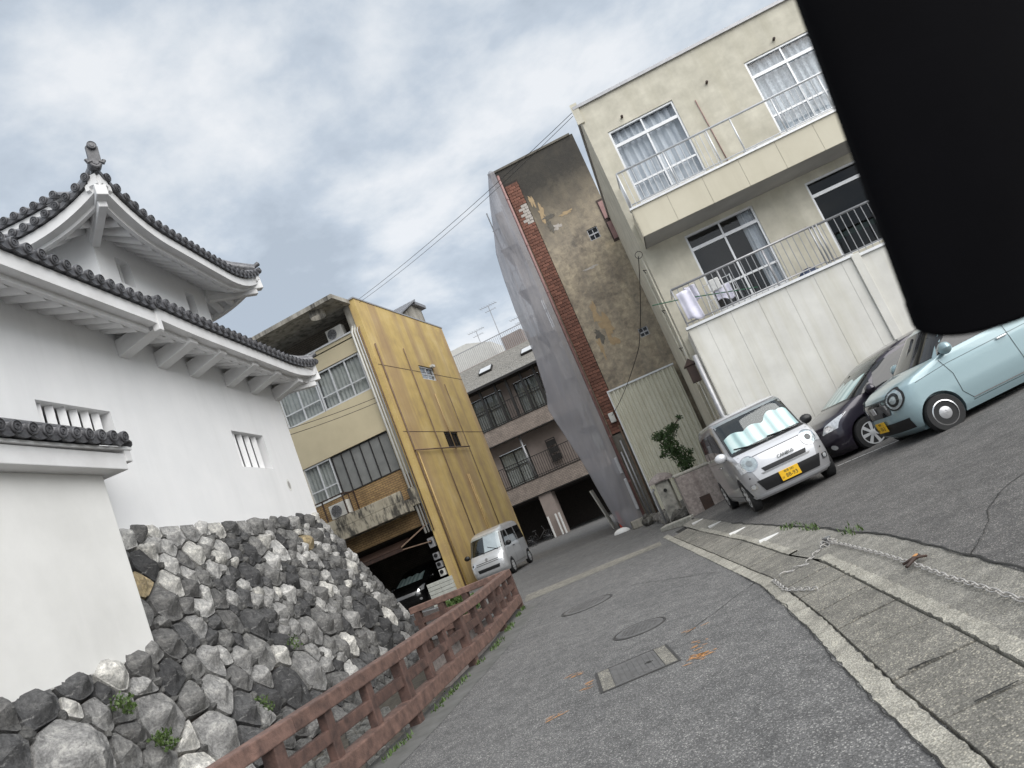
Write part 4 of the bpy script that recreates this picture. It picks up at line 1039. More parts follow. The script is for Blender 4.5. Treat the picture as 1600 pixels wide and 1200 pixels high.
for z0, z1 in ((8.15,9.52),(4.0,5.42)):
    b = MB(); b.box(X0,-.03,z1-.05,X1,.03,z1); b.box(X0,-.03,z0+.08,X1,.03,z0+.12)
    x = X0
    while x < X1: b.box(x-.014,-.014,z0,x+.014,.014,z1-.05); x += .16
    b.build('balcony_rail', 'black_metal', AP)
for x in (-16.4,-14.8,-13.65,-12.78,-11.7,-10.7,-9.5):
    b = MB(); b.box(x+13-.08,-.08,8.1,x+13+.08,.08,11.0); b.build('post', 'black_metal', AP)
b = MB(); b.tube([(-13.45+13,.3,4.0),(-13.45+13,.3,7.1)], .08, 8); b.build('drain_pipe', 'alu_dim', AP, True)
b = MB(); fr(-12.1,4.55,-11.4,6.1, lambda a,z,d:(a+13,.9+d,z), .05, .08, 0, b)
for k in range(3): bar(-12.05, 4.62+k*.5, -11.45, 4.98+k*.5, lambda a,z,d:(a+13,.9+d,z), .05, .01, b)
b.build('louvre', 'black_metal', AP)
# roof slope in shingle courses, skylights, roof terrace
def rfz(v): return lerp(11.0, 13.5, v)
b = MB()
n = 22
for i in range(n):
    v0, v1 = i/n, (i+1.15)/n; y0, y1 = lerp(-.5,3.6,v0), lerp(-.5,3.6,v1)
    x = X0+(i%2)*.17
    while x < X1:
        dz = .03+.015*random.random()
        b.add([(x,y0,rfz(v0)+dz),(x+.33,y0,rfz(v0)+dz),(x+.33,y1,rfz(v1)+.004),(x,y1,rfz(v1)+.004),(x,y0,rfz(v0)-.02),(x+.33,y0,rfz(v0)-.02)], [(0,1,2,3),(0,4,5,1)]); x += .345
stuff(b.build('roof_shingles', 'shingle', AP))
b = MB(); b.box(X0,-.62,10.86,X1,-.48,11.02); b.build('eave_gutter', 'black_metal', AP)
b = MB(); b.add([(X0,-.5,10.98),(X1,-.5,10.98),(X1,1.25,11.0),(X0,1.25,11.0)], [(0,1,2,3)]); b.build('eave_soffit', 'black_metal', AP)
for x in (-14.35+13+.1, -10.9+13, -17.9+13, -7.4+13):
    Mx = Matrix.Translation((x, 1.55, rfz(.5)+.1)) @ Matrix.Rotation(math.atan2(2.5,4.1),4,'X')
    b = MB(); b.box(-.5,-.45,-.06,.5,.45,.10, M=Mx); sk = b.build('skylight', 'black_metal', AP)
    b = MB(); b.box(-.44,-.39,.105,.44,.39,.115, M=Mx); b.build('pane', 'alu', sk)
b = MB(); b.box(X0,3.5,13.4,X1,9,13.5); b.build('terrace', 'apt_wall', AP)
b = MB(); b.box(X0,3.97,14.93,X1,4.03,14.98)
x = X0
while x < X1: b.box(x-.012,3.985,13.5,x+.012,4.01,14.93); x += .15
b.build('terrace_rail', 'alu_dim', AP)
b = MB(); b.prism([(-19.5+13,13.4),(-14.4+13,13.4),(-14.4+13,15.3),(-16.3+13,16.0),(-19.5+13,16.0)], lambda x, z: (x,6,z), lambda x, z: (x,9,z)); b.build('stair_house', 'ac_white', AP)
b = MB(); b.box(-13.3+13,5,13.5,-11.6+13,7,14.9); b.build('plant_room', 'apt_wall', AP)
# carport
for x0, x1 in ((-13.7,-12.8),(-17.9,-17.2),(-8.2,-7.5)):
    b = MB(); b.box(x0+13,.0,0,x1+13,.9,2.95); b.build('pillar', 'apt_wall', AP)
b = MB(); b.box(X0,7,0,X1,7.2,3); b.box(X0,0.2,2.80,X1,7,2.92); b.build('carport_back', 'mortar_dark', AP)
for i, x in enumerate((-13.55,-13.0,-12.75)):
    b = MB(); b.box(-.05,-.05,0,.05,.05,1.4); o = b.build('guard_post', 'white_paint', bevel=.01, loc=(x, 44.75, 0)); tag(o, ['pale guard post left of the carport pillar', 'pale guard post at the middle of the carport pillar', 'pale guard post right of the carport pillar'][i], 'post', 'guard posts at the carport pillar')
def antenna(loc, h, label):
    e = empty('tv_antenna', loc); tag(e, label, 'antenna')
    b = MB(); b.tube([(0,0,0),(0,0,h)], .03, 6); b.build('mast', 'alu_dim', e)
    b = MB(); b.beam((-.7,0,h),(.7,.1,h),.03,.03)
    for k in range(7): x = -.65+.21*k; b.beam((x,-.35,h),(x,.35,h),.015,.015)
    b.beam((-.4,0,h-.4),(.5,0,h-.4),.025,.025)
    for k in range(5): x = -.35+.2*k; b.beam((x,-.25,h-.4),(x,.25,h-.4),.012,.012)
    b.build('array', 'alu_dim', e)
antenna((-13.1, 49.5, 13.5), 3.95, 'tall TV antenna on the roof terrace of the apartment house')
antenna((-11.3, 49.5, 13.5), 2.1, 'short TV antenna beside the grey site sheet')
antenna((-15.4, 51.8, 15.8), 1.0, 'small aerial on the white stair house')

# leaning post, traffic cone and sandbag at the foot of the sheet
b = MB(); b.beam((0,0,-.05),(-.35,.1,1.75),.22,.06); b.build('board', 'ac_white', None).name = 'leaning_board'
o = bpy.data.objects['leaning_board']; o.location = (-6.3,29.0,.0); tag(o, 'pale board leaning in front of the dark carport', 'board')
e = empty('traffic_cone', (-5.35,25.9,0)); tag(e, 'orange traffic cone beside the grey site sheet', 'cone')
b = MB(); b.lathe([(.13,.03),(.12,.06),(.035,.68),(.03,.70)], 16); b.build('cone', 'orange', e, True, 40)
b = MB(); b.box(-.18,-.18,0,.18,.18,.035); b.build('base', 'rubber', e, bevel=.01)
b = MB(); b.grid(10, 8, lambda u, v: (.28*math.cos(u*2*math.pi)*math.sin(v*math.pi/2)*(1+.1*math.sin(u*15)), .2*math.sin(u*2*math.pi)*math.sin(v*math.pi/2), .16*math.cos(v*math.pi/2)+.0))
o = b.build('sandbag', 'white_paint', None, True, loc=(-5.15,24.5,0)); tag(o, 'white sandbag holding down the grey sheet', 'sandbag')
# bicycle in the carport
BK_ = empty('bicycle', (-14.4,44.3,0), R(15)); tag(BK_, 'city bicycle parked in the dark carport', 'bicycle')
for x in (-.52,.55):
    b = MB(); q = Matrix.Translation((x,0,.33)) @ Matrix.Rotation(R(90),4,'X'); b.lathe([(.33,-.02),(.345,0),(.33,.02),(.315,0)], 28, 0, q, True); w = b.build('wheel', 'rubber', BK_, True)
    b = MB()
    for k in range(12): a = k*math.pi/6; b.tube([q @ Vector((0,0,0)), q @ Vector((.32*math.cos(a),.32*math.sin(a),0))], .004, 4)
    b.build('spokes', 'steel', w)
b = MB(); b.tube([(.55,0,.33),(.38,0,.95)], .018, 6); b.tube([(.44,0,.7),(-.05,0,.3),(-.52,0,.33)], .02, 6); b.tube([(-.05,0,.3),(-.2,0,.85)], .018, 6); b.tube([(-.52,0,.33),(-.16,0,.7)], .012, 6); b.build('frame', 'black_metal', BK_, True)
b = MB(); b.tube([(.38,-.28,.98),(.36,-.1,1.0),(.38,.1,1.0),(.36,.28,.98)], .014, 6); b.build('handlebar', 'steel', BK_, True)
b = MB(); b.prism([(-.32,-.09),(-.08,-.02),(-.08,.02),(-.32,.09)], lambda x,y:(x,y,.86), lambda x,y:(x,y,.92)); b.build('saddle', 'rubber', BK_)
# ------------------------------------------------------------------ old peeling house and its site sheet
A5 = R(5)
PB = empty('peeling_house', (-4.33, 25.29, 0), A5); tag(PB, 'tall narrow house with stained flaking brown render and a brick strip', 'building')
fP = lambda a, z, d: (a, d, z)
b = MB(); wall_quads(b, -.30, 3.20, -.2, 14.3, [(2.2,10.12,2.6,10.58),(2.4,6.03,2.75,6.37)], .12, fP)
b.add([(-.3,0,-.2),(-.3,9,-.2),(-.3,9,14.3),(-.3,0,14.3)], [(0,1,2,3)]); b.add([(3.20,0,-.2),(3.20,9,-.2),(3.20,9,14.3),(3.20,0,14.3)], [(0,1,2,3)]); b.add([(-.3,0,14.3),(3.20,0,14.3),(3.20,9,14.3),(-.3,9,14.3)], [(0,1,2,3)])
b.build('wall', 'peeling_render', PB)
b = MB(); b.box(-.36,-.05,14.28,3.1,.2,14.36); b.build('coping', 'grey_render', PB)
for a0, z0, a1, z1 in ((2.2,10.12,2.6,10.58),(2.4,6.03,2.75,6.37)): window(PB, a0, z0, a1, z1, fP, 'alu_dim', 2, None, (z0+z1)/2, 'glass_dark', depth=.04, fw=.03)
# brick strip, every brick laid
bk = MB(); bk.box(0,0,0,.245,.05,.105)
b = MB(); b.box(.06,-.012,3.2,.60,.0,13.66); mo = b.build('brick_strip', 'mortar_dark', PB)
brick_me = None; rs = random.Random(5); z = 3.25; k = 0
while z < 13.55:
    x = .07 + (0 if k % 2 else -.128)
    while x < .56:
        x0, x1 = max(x, .07), min(x+.245, .585)
        if x1-x0 > .05:
            white = 11.75 < z < 12.5 and x0 > .1 and rs.random() < .8
            if brick_me is None: o = bk.build('brick', 'brick_red', mo); brick_me = o.data
            else: o = link('brick', brick_me, mo)
            if white:
                o.data = brick_me.copy(); o.data.materials.clear(); o.data.materials.append(MAT['brick_pale'])
            o.location = (x0, -.055-rs.uniform(0,.012), z+rs.uniform(-.004,.004)); o.scale = ((x1-x0)/.245, 1, 1)
        x += .258
    z += .12; k += 1
b = MB(); b.box(.04,-.03,-.1,.56,.0,3.19); b.build('plinth', 'grey_render', PB)
for xx in (.12,.25,.42):
    b = MB(); b.tube([(xx,-.09,.05),(xx,-.09,2.2+xx*3)], .03, 8); b.build('conduit', 'rust_pipe' if xx > .3 else 'alu_dim', PB, True)
# flakes: lifted skin and exposed undercoat, as thin irregular plates
def flake(cx, cz, rx, rz, seed, mt, h, ring=40, nm='render_patch'):
    r = random.Random(seed); s = MB(); pts = []
    for k in range(ring):
        a = 2*math.pi*k/ring; q = .8+.75*mnoise.noise(Vector((math.cos(a)*1.8,math.sin(a)*1.8,seed*3.3)))+.28*mnoise.noise(Vector((math.cos(a)*6,math.sin(a)*6,seed))); pts.append((cx+rx*q*math.cos(a), cz+rz*q*math.sin(a)))
    s.add([(x,-h,z) for x,z in pts]+[(x,.0,z) for x,z in pts], [tuple(range(ring))]+[(k,(k+1)%ring,ring+(k+1)%ring,ring+k) for k in range(ring)])
    s.build(nm, mt, PB)
for i, (cx, cz, rx, rz, mt, h) in enumerate([(1.45,7.0,.26,.55,'ochre_render',.008),(1.25,7.6,.14,.42,'ochre_render',.010),(1.1,6.75,.17,.28,'grey_render',.012),(1.5,6.35,.2,.2,'ochre_render',.012),(.95,11.95,.12,.4,'ochre_render',.008),(1.15,11.7,.28,.10,'grey_render',.010),(.8,12.6,.09,.35,'ochre_render',.006),(1.05,11.35,.10,.3,'grey_render',.014),(.98,6.3,.1,.4,'ochre_render',.006),(1.3,11.2,.2,.14,'brick_pale',.006),(1.8,9.2,.3,.06,'brick_pale',.005),(1.75,11.55,.3,.08,'ochre_render',.006)]):
    flake(cx, cz, rx, rz, i+3, mt, h)
b = MB(); b.tube([(-.02,-.14,.1),(-.02,-.14,13.9),(-.02,.0,14.1)], .055, 10); b.build('drain_pipe', 'skin_pipe', PB, True)
for z in (1.5,3.2,5,7,9,11,13):
    b = MB(); b.lathe([(.07,0),(.07,.04)], 10, 0, Matrix.Translation((-.02,-.14,z))); b.build('pipe_clamp', 'skin_pipe', PB)
b = MB(); b.box(2.95,-.02,9.7,3.35,.12,11.45); pn = b.build('shutter', 'brown_metal', PB)
for z0 in (9.8,10.65):
    b = MB(); b.box(3.0,-.05,z0,3.3,-.02,z0+.7); b.build('panel', 'skin_pipe', pn)
b = MB(); b.box(.22,-.2,3.62,.42,-.05,3.98); b.build('junction_box', 'ac_white', PB, bevel=.02)
# corrugated sheet lean-to
CG = empty('corrugated_fence', (-4.33, 25.29, 0), A5); tag(CG, 'cream corrugated metal sheet wall below the peeling house', 'fence')
b = MB(); n = 260
def cw(u): a = u*2.44; return -.34-.03*(1 if (a/.155) % 1 < .5 else 0) 
b.grid(n, 1, lambda u, v: (.55+u*2.46, -.34-.028*max(-1,min(1,2.2*math.sin(u*2.46/.155*2*math.pi))), lerp(.05,4.66,v))); b.build('sheet', 'corrugated', CG)
b = MB(); b.box(.52,-.40,4.64,3.03,-.28,4.70); b.box(.52,-.40,.1,.56,-.28,4.64); b.build('edge_trim', 'alu', CG)
b = MB(); b.add([(.56,-.3,0),(.56,0,0),(.56,0,4.6),(.56,-.3,4.6)], [(0,1,2,3)]); b.add([(.56,-.33,4.62),(3.0,-.33,4.62),(3.0,0,4.62),(.56,0,4.62)], [(0,1,2,3)]); b.build('return', 'corrugated', CG)
# scaffold wrapped in a loose grey sheet
SC = empty('sheeted_scaffold', (-4.33, 25.29, 0), A5); tag(SC, 'scaffold wrapped in a loose translucent grey site sheet', 'scaffold')
SIL = [(-.05,-.74),(.37,-.98),(1.0,-1.07),(1.9,-1.18),(2.81,-1.29),(3.62,-1.45),(4.45,-1.61),(4.99,-1.69),(5.6,-1.52),(6.94,-1.39),(8.0,-1.37),(8.8,-1.40),(10.15,-1.33),(11.2,-1.22),(13.18,-.68),(14.29,-.30)]
def sheet(u, v):
    z = lerp(.02, 14.25, v); xl = interp(z, SIL)
    if u < .62:
        t = u/.62; x = lerp(-.07, xl, t)
        y = -.22-.35*math.sin(t*math.pi*.9)*(.6+.4*mnoise.noise(Vector((0,z*.35,3)))) + .06*mnoise.noise(Vector((x*1.6+z*.25,z*.35,1))) + .025*mnoise.noise(Vector((x*6-z*.8,z*.9,5)))
        x += .0
    else:
        t = (u-.62)/.38; x = xl + .12*math.sin(t*3) + .05*mnoise.noise(Vector((t*4,z*.6,9))); y = lerp(-.2, 8.0, t)
    return (x, y, z)
b = MB(); b.grid(60, 120, sheet); b.build('sheet', 'site_sheet', SC, True)
for (x, y) in ((-.35,.1),(-1.0,.1),(-.35,2.0),(-1.0,2.0)):
    b = MB(); b.tube([(x,y,0),(x,y,13.0)], .024, 8); b.build('pole', 'steel', SC, True)
for z in (1.9,3.8,5.7,7.6,9.5,11.3):
    b = MB(); b.box(-1.05,.0,z,-.35,2.2,z+.05); b.build('deck', 'black_metal', SC)
    b = MB(); b.tube([(-1.05,.05,z+.9),(-.3,.05,z+.9)], .02, 6); b.tube([(-1.05,.05,z),(-.3,.05,z+.9)], .015, 6); b.build('brace', 'steel', SC)
for k in range(14):
    b = MB(); t = k/13; b.box(-.95,.25+t*1.4,7.65+t*1.85,-.6,.47+t*1.4,7.69+t*1.85); b.build('step', 'black_metal', SC)
b = MB(); b.box(-.75,.3,3.9,-.42,.34,12.9); b.build('backing_board', 'brick_pale', SC)
for i,(x,z0,z1,w) in enumerate(((-.2,1.85,2.45,.22),(-.12,.5,1.65,.12))):
    b = MB(); b.box(x-w/2,-.3,z0,x+w/2,-.12,z1); b.build('cable_duct', 'alu_dim', SC, bevel=.02)

# ------------------------------------------------------------------ cream building
CA = (-.44, 17.2)
CB = empty('cream_building', (*CA, 0), A5); tag(CB, 'cream rendered three-storey building with two white-railed balconies', 'building')
fC = lambda a, z, d: (a, d, z)
WA, WB, WC, WD = (.48,7.63,2.20,9.68), (4.06,7.63,5.82,9.68), (1.05,4.33,2.75,6.38), (4.0,4.33,5.75,6.30)
b = MB(); wall_quads(b, 0, 11, -.2, 10.62, [WA,WB,WC,WD], .10, fC)
b.add([(0,0,-.2),(0,14,-.2),(0,14,10.62),(0,0,10.62)], [(0,1,2,3)]); b.add([(0,0,10.62),(11,0,10.62),(11,8.3,10.62),(0,8.3,10.62)], [(0,1,2,3)]); b.add([(11,0,-.2),(11,8.3,-.2),(11,8.3,10.62),(11,0,10.62)], [(0,1,2,3)])
b.build('wall', 'cream_wall', CB)
b = MB(); b.box(-.06,-.06,10.62,11.1,.25,10.70); b.box(-.06,.25,10.62,.2,8.4,10.70); b.build('coping', 'alu_dim', CB)
b = MB(); b.box(-.10,-.05,10.2,.08,.0,10.78); b.build('corner_fin', 'cream_wall', CB)
window(CB, *WA, fC, 'alu', 2, 9.24, 8.14, 'glass', 'curtain', depth=.03, fw=.05, cseed=1)
window(CB, *WB, fC, 'alu', 2, 9.24, 8.14, 'glass', 'curtain_lace', depth=.03, fw=.05, cseed=2)
window(CB, *WC, fC, 'alu', 2, 5.98, 4.9, 'glass', 'curtain', depth=.03, fw=.05, part=-.22, cseed=3)
window(CB, *WD, fC, 'alu', 1, 5.92, None, 'glass_dark', None, depth=.03, fw=.05)
b = MB(); b.box(4.1,.55,4.85,5.5,.6,4.98); b.build('green_rail', 'green_rope', CB)
for x, z in ((.95,9.86),(4.9,9.86),(3.1,9.65)):
    b = MB(); q = Matrix.Translation((x,0,z)) @ Matrix.Rotation(R(90),4,'X'); b.lathe([(.03,0),(.035,.08),(.022,.10),(.001,.1)], 10, 0, q); b.build('vent', 'brown_metal', CB, True, 40)
b = MB(); b.tube([(2.68,-.02,9.38),(2.70,-.02,8.6),(2.73,-.02,7.3)], .012, 6); b.build('hose', 'skin_pipe', CB, True)
# upper balcony
def balcony(x0, x1, zb, zt, pw, panelmat, nm):
    b = MB(); b.box(x0,-.96,zb,x1,0,zb+.12); b.build(nm+'_soffit', 'soffit_grey', CB)
    b = MB(); b.box(x0,-.985,zb+.01,x1,-.90,zt-.02); bk_ = b.build(nm+'_parapet', 'soffit_grey', CB)
    x = x0; rs = random.Random(9)
    while x < x1-.05:
        w = min(pw, x1-x); s = MB(); s.box(x+.003,-1.0,zb,x+w-.003,-.98,zt-.005); s.build('panel', panelmat, bk_, bevel=.003); x += pw
    s = MB(); s.box(x0-.002,-1.0,zb,x0+.02,0,zt-.005); s.build('panel', panelmat, bk_)
    s = MB(); s.box(x0-.03,-1.04,zt-.005,x1,-.86,zt+.045); s.build(nm+'_sill', 'alu', CB)
balcony(.12, 10.5, 6.50, 7.20, .86, 'cream_panel', 'upper_balcony')
def rail(x0, x1, z0, z1, yy, bal, parent, mt, nm, r=.016, sp=.12, top=.028):
    s = MB(); s.tube([(x0,yy,z1),(x1,yy,z1)], top, 8); s.tube([(x0,yy,z0+.09),(x1,yy,z0+.09)], r, 6); s.build(nm, mt, parent, True)
    for a, b_ in bal:
        x = a
        while x <= b_+.001:
            s = MB(); s.tube([(x,yy,z0),(x,yy,z1)], r*.62, 5); s.build('baluster', mt, parent); x += sp
rail(.17, 10.5, 7.24, 8.18, -.95, [(.17,2.35),(4.0,6.0)], CB, 'alu', 'rail')
for x in (.17,1.32,2.38,2.95,3.92,5.0,6.05):
    b = MB(); b.tube([(x,-.95,7.24),(x,-.95,8.18)], .02, 8); b.build('rail_post', 'alu', CB, True)
b = MB(); b.tube([(.17,-.95,8.18),(.17,-.05,8.18)], .026, 8); b.tube([(.17,-.95,7.33),(.17,-.05,7.33)], .016, 6)
for k in range(9): b.tube([(.17,-.9+.1*k,7.33),(.17,-.9+.1*k,8.18)], .009, 5)
b.build('side_rail', 'alu', CB, True)
# lower wall of tall concrete panels, with the balcony rail on it
b = MB(); b.box(.15,-.985,-.2,3.85,-.90,4.08); lw = b.build('lower_wall', 'soffit_grey', CB)
xs = [.13,.55,1.12,1.75,2.38,3.0,3.62,3.84]
for a, c in zip(xs, xs[1:]):
    s = MB(); s.box(a+.002,-1.0,-.1,c-.002,-.98,4.085); s.build('panel', 'lower_panel', lw, bevel=.004)
s = MB(); s.box(.13,-1.0,-.1,.15,0,4.085); s.build('panel', 'lower_panel', lw)
b = MB(); b.box(.10,-1.05,4.09,3.90,-.86,4.15); b.build('lower_sill', 'alu', CB)
b = MB(); b.box(3.84,-1.06,-.1,4.02,-.88,4.13); b.build('pilaster', 'lower_panel', CB, bevel=.01)
b = MB(); b.box(4.02,-.92,-.2,10.5,-.8,4.05); b.build('lower_wall', 'lower_panel', CB)
b = MB(); b.box(4.02,-.97,4.05,10.5,-.75,4.11); b.build('lower_sill', 'alu', CB)
b = MB(); b.box(.15,-.9,3.95,10.5,0,4.02); b.build('lower_balcony_floor', 'soffit_grey', CB)
rail(.17, 3.40, 4.15, 5.09, -.95, [(.30,3.38)], CB, 'alu_dim', 'rail', sp=.135)
rail(3.42, 10.5, 4.13, 5.09, -.85, [(3.5,6.0)], CB, 'alu_dim', 'rail', sp=.15)
for x in (.17,1.25,2.3,3.38,3.46,3.54):
    b = MB(); b.tube([(x,-.95,4.15),(x,-.95,5.09)], .02, 8); b.build('rail_post', 'alu_dim', CB, True)
b = MB(); b.tube([(.17,-.95,5.09),(.17,-.05,5.09)], .026, 8); b.build('side_rail', 'alu', CB, True)
# pipework on the side wall
for (xx, yy, z0, z1, r, mt) in ((-.06,-.02,.2,6.4,.018,'cream_wall'),(-.12,.5,.2,6.2,.025,'cream_wall'),(.02,-1.06,.3,3.5,.055,'alu_dim'),(-.05,.15,.2,4.2,.03,'ac_white'),(-.08,.6,.2,3.0,.03,'cream_wall')):
    b = MB(); b.tube([(xx,yy,z0),(xx,yy,z1)], r, 8); b.build('pipe', mt, CB, True)
b = MB(); b.box(-.32,-.45,.9,.05,-.25,1.9); bx_ = b.build('meter_cabinet', 'ac_white', CB, bevel=.02)
b = MB(); b.box(-.26,-.455,1.35,-.16,-.449,1.75); b.build('slot', 'black_plastic', bx_)
b = MB(); b.box(-.22,-.55,3.0,-.02,-.3,3.4); b.prism([(-.27,3.4),(.03,3.4),(-.12,3.56)], lambda x, z: (x,-.6,z), lambda x, z: (x,-.25,z)); b.build('wall_lantern', 'brown_metal', CB)
for z in (3.9,4.9,6.0): 
    b = MB(); b.tube([(-.05,0,z),(-.16,-.05,z+.03),(-.12,-.05,z-.07)], .012, 5); b.build('cable_hook', 'black_metal', CB)
b = MB(); b.tube([(-.10+.09*math.cos(t*.6),-.08,6.42+.09*math.sin(t*.6)) for t in range(22)], .007, 5); b.build('cable_coil', 'black_metal', CB)
# things on the balconies
def in_cb(x, y, z):
    c, s = math.cos(A5), math.sin(A5); return (CA[0]+x*c-y*s, CA[1]+x*s+y*c, z)
def cloth(name, label, x0, x1, z0, z1, y, mt, seed, skew=0):
    s = MB(); s.grid(12, 10, lambda u, v: (lerp(x0,x1,u)+skew*v*(1 if u > .5 else .4)-(x0+x1)/2, .03*math.sin(u*9+seed)+.02*mnoise.noise(Vector((u*3,v*3,seed))), lerp(z1,z0+.05*math.sin(u*5+seed),v)-z0))
    o = s.build(name, mt, None, True, loc=in_cb((x0+x1)/2, y, z0), rot=(0,0,A5)); m_ = o.modifiers.new('thick','SOLIDIFY'); m_.thickness = .006
    tag(o, label, 'laundry', 'washing hung on the lower balcony')
cloth('towel', 'pale towel hung over the left end of the lower balcony rail', .22, .55, 4.25, 4.95, -1.01, 'laundry', 1, .05)
cloth('shirt', 'white shirt hanging beside the pale towel at the rail corner', .42, .70, 4.62, 5.04, -.82, 'laundry', 4, .04)
cloth('dishcloth', 'white cloth folded over the drying rack', 1.05, 1.42, 4.45, 4.78, -.62, 'laundry', 7)
e = empty('drying_rack', in_cb(1.2,-.55,4.02), A5); tag(e, 'thin metal drying rack standing on the lower balcony', 'rack')
b = MB()
for sx in (-.32,.32): b.tube([(sx-.1,-.15,0),(sx,0,.95),(sx+.1,.15,0)], .012, 6)
b.build('frame', 'alu', e)
for z in (.55,.75,.93):
    b = MB(); b.tube([(-.34,0,z),(.34,0,z)], .009, 6); b.build('bar', 'alu', e)
b = MB(); b.box(-.18,-.12,.70,.05,.02,.98); b.build('basket', 'white_paint', e, bevel=.02)
b = MB(); b.tube([(-.35,-.95,4.95),(.3,-.97,4.80),(1.9,-.9,4.35)], .012, 6); o = b.build('laundry_pole', 'green_rope', None, loc=(*CA,0), rot=(0,0,A5)); tag(o, 'green laundry pole poking through the lower balcony rail', 'pole')
b = MB(); b.grid(16, 8, lambda u, v: (.30*math.cos(u*2*math.pi)*math.cos(v*math.pi/2)*(1+.08*math.sin(u*12)), .2*math.sin(u*2*math.pi)*math.cos(v*math.pi/2), .32*math.sin(v*math.pi/2)))
o = b.build('storage_cover', 'blue_plastic', None, True, loc=in_cb(3.05,-.6,4.02), rot=(0,0,A5)); tag(o, 'dark blue covered bundle on the lower balcony floor', 'bundle')
ac_unit(in_cb(3.35,-.5,7.2-.28), A5, 'air conditioner behind the upper balcony parapet between the windows', .95)

# ------------------------------------------------------------------ overhead wires
def cable(name, label, pts, r, sag):
    s = MB(); P_ = []
    for a, b in zip(pts, pts[1:]):
        for k in range(17):
            t = k/16; P_.append((lerp(a[0],b[0],t), lerp(a[1],b[1],t), lerp(a[2],b[2],t)-sag*4*t*(1-t)))
    s.tube(P_, r, 5); o = s.build(name, 'black_plastic', None, True); tag(o, label, 'cable', 'overhead cables'); return o
cable('overhead_cable', 'upper of two cables from the cream roof corner to the yellow building', [(-.55,17.1,10.55),(-11.46,24.9,12.24)], .008, .15)
cable('overhead_cable', 'lower of two cables from the cream roof corner to the yellow building', [(-.56,17.1,10.46),(-11.50,24.9,12.10)], .007, .2)
cable('overhead_cable', 'upper of two cables crossing the beige front', [(-12.2,24.9,8.25),(-16.6,21.9,8.2)], .012, .1)
cable('overhead_cable', 'lower of two cables crossing the beige front', [(-12.2,24.9,8.05),(-16.6,21.9,7.95)], .012, .1)
cable('service_cable', 'service cable dropping down the peeling wall from the cream corner', [in_cb(-.12,-.05,6.4), in_cb(-1.0,3.0,4.85), (-3.95,25.0,3.85)], .011, .12)

# ------------------------------------------------------------------ corner garden: granite wall, post, rubble, shrub
def gzz(x, y): return gr(x, y)
e = empty('granite_wall', (-2.05,17.95,.1), R(14)); tag(e, 'low mottled pink granite wall beside the silver car', 'wall')
b = MB(); b.box(0,-.14,-.1,1.25,.14,1.06); b.build('body', 'granite', e, bevel=.02)
b = MB(); b.box(-.02,-.15,1.061,1.27,.15,1.13); b.build('cap', 'concrete_kerb', e, bevel=.02)
b = MB(); b.box(.35,-.15,-.05,.62,-.139,.42); b.build('rust_patch', 'brown_metal', e)
e = empty('gate_post', (-2.62,19.9,.12)); tag(e, 'short pale gate post with a rounded stone cap', 'post')
b = MB(); b.prism([(-.2,-.16),(.2,-.16),(.22,.16),(-.22,.16)], lambda x,y:(x,y,-.1), lambda x,y:(x*.95,y*.95,1.12)); b.build('shaft', 'kerb_worn', e, bevel=.03)
b = MB(); b.grid(16, 6, lambda u, v: (.36*math.cos(u*2*math.pi)*math.cos(v*math.pi/2), .26*math.sin(u*2*math.pi)*math.cos(v*math.pi/2), 1.13+.16*math.sin(v*math.pi/2)-.05*math.cos(v*math.pi/2))); b.box(-.33,-.22,1.05,.33,.22,1.12); b.build('cap', 'granite', e, True, 50)
b = MB(); b.lathe([(.05,0),(.05,.01),(.001,.01)], 12, 0, Matrix.Translation((.02,-.165,.8)) @ Matrix.Rotation(R(90),4,'X')); b.build('hole', 'crack', e)
b = MB(); b.tube([(-2.95,19.9,.1),(-2.97,19.9,.98),(-2.90,19.88,1.05)], .035, 8); o = b.build('standpipe', 'alu_dim', None, True); tag(o, 'thin metal standpipe left of the gate post', 'pipe')
rs = random.Random(31); rb = empty('rubble_edging', (-3.2,21.0,.05)); tag(rb, 'broken stones and rubble edging at the foot of the corrugated wall', 'rubble')
def rock(r_, sx, sy, sz, seed):
    bm = bmesh.new(); bmesh.ops.create_icosphere(bm, subdivisions=2, radius=1)
    for v in bm.verts:
        n = v.co.copy(); k = 1 + .35*mnoise.noise(n*1.3+Vector((seed*3.1,0,0))) + .12*mnoise.noise(n*3.5+Vector((0,seed,0)))
        v.co = Vector((n.x*sx*k, n.y*sy*k, n.z*sz*k))
    me = bpy.data.meshes.new('rock'); bm.to_mesh(me); bm.free(); me.materials.append(MAT['stone'])
    me.polygons.foreach_set('use_smooth', [True]*len(me.polygons)); me.set_sharp_from_angle(angle=R(35)); return me
for k in range(44):
    t = rs.random(); x, y = lerp(-4.2,-2.0,t)+rs.uniform(-.25,.25), lerp(24.2,18.6,t)+rs.uniform(-.5,.3)
    s = rs.uniform(.06,.19); o = link('stone', rock(1, s*1.2, s, s*.8, k), rb, (x+3.2, y-21.0, gr(x,y)+s*.35-.05), (rs.random(), rs.random(), rs.random()*6)); o.color = rs.choice(((.10,.095,.085,1),(.15,.14,.13,1),(.07,.066,.06,1),(.2,.19,.175,1)))
b = MB(); b.prism([(-3.0,18.75),(-2.05,17.72),(-1.95,17.82),(-2.85,18.95)], lambda x,y:(x,y,0), lambda x,y:(x,y,gr(x,y)+.07)); o = b.build('edging_slab', 'concrete_kerb', None, bevel=.02); tag(o, 'broken pale concrete edging in front of the rubble', 'kerb')
b = MB(); b.box(-.28,-.22,0,.28,.22,.26); o = b.build('concrete_base', 'concrete_raw', None, bevel=.03, loc=(-4.35,23.9,0), rot=(0,0,.3)); tag(o, 'stained concrete base block at the foot of the sheet', 'block')

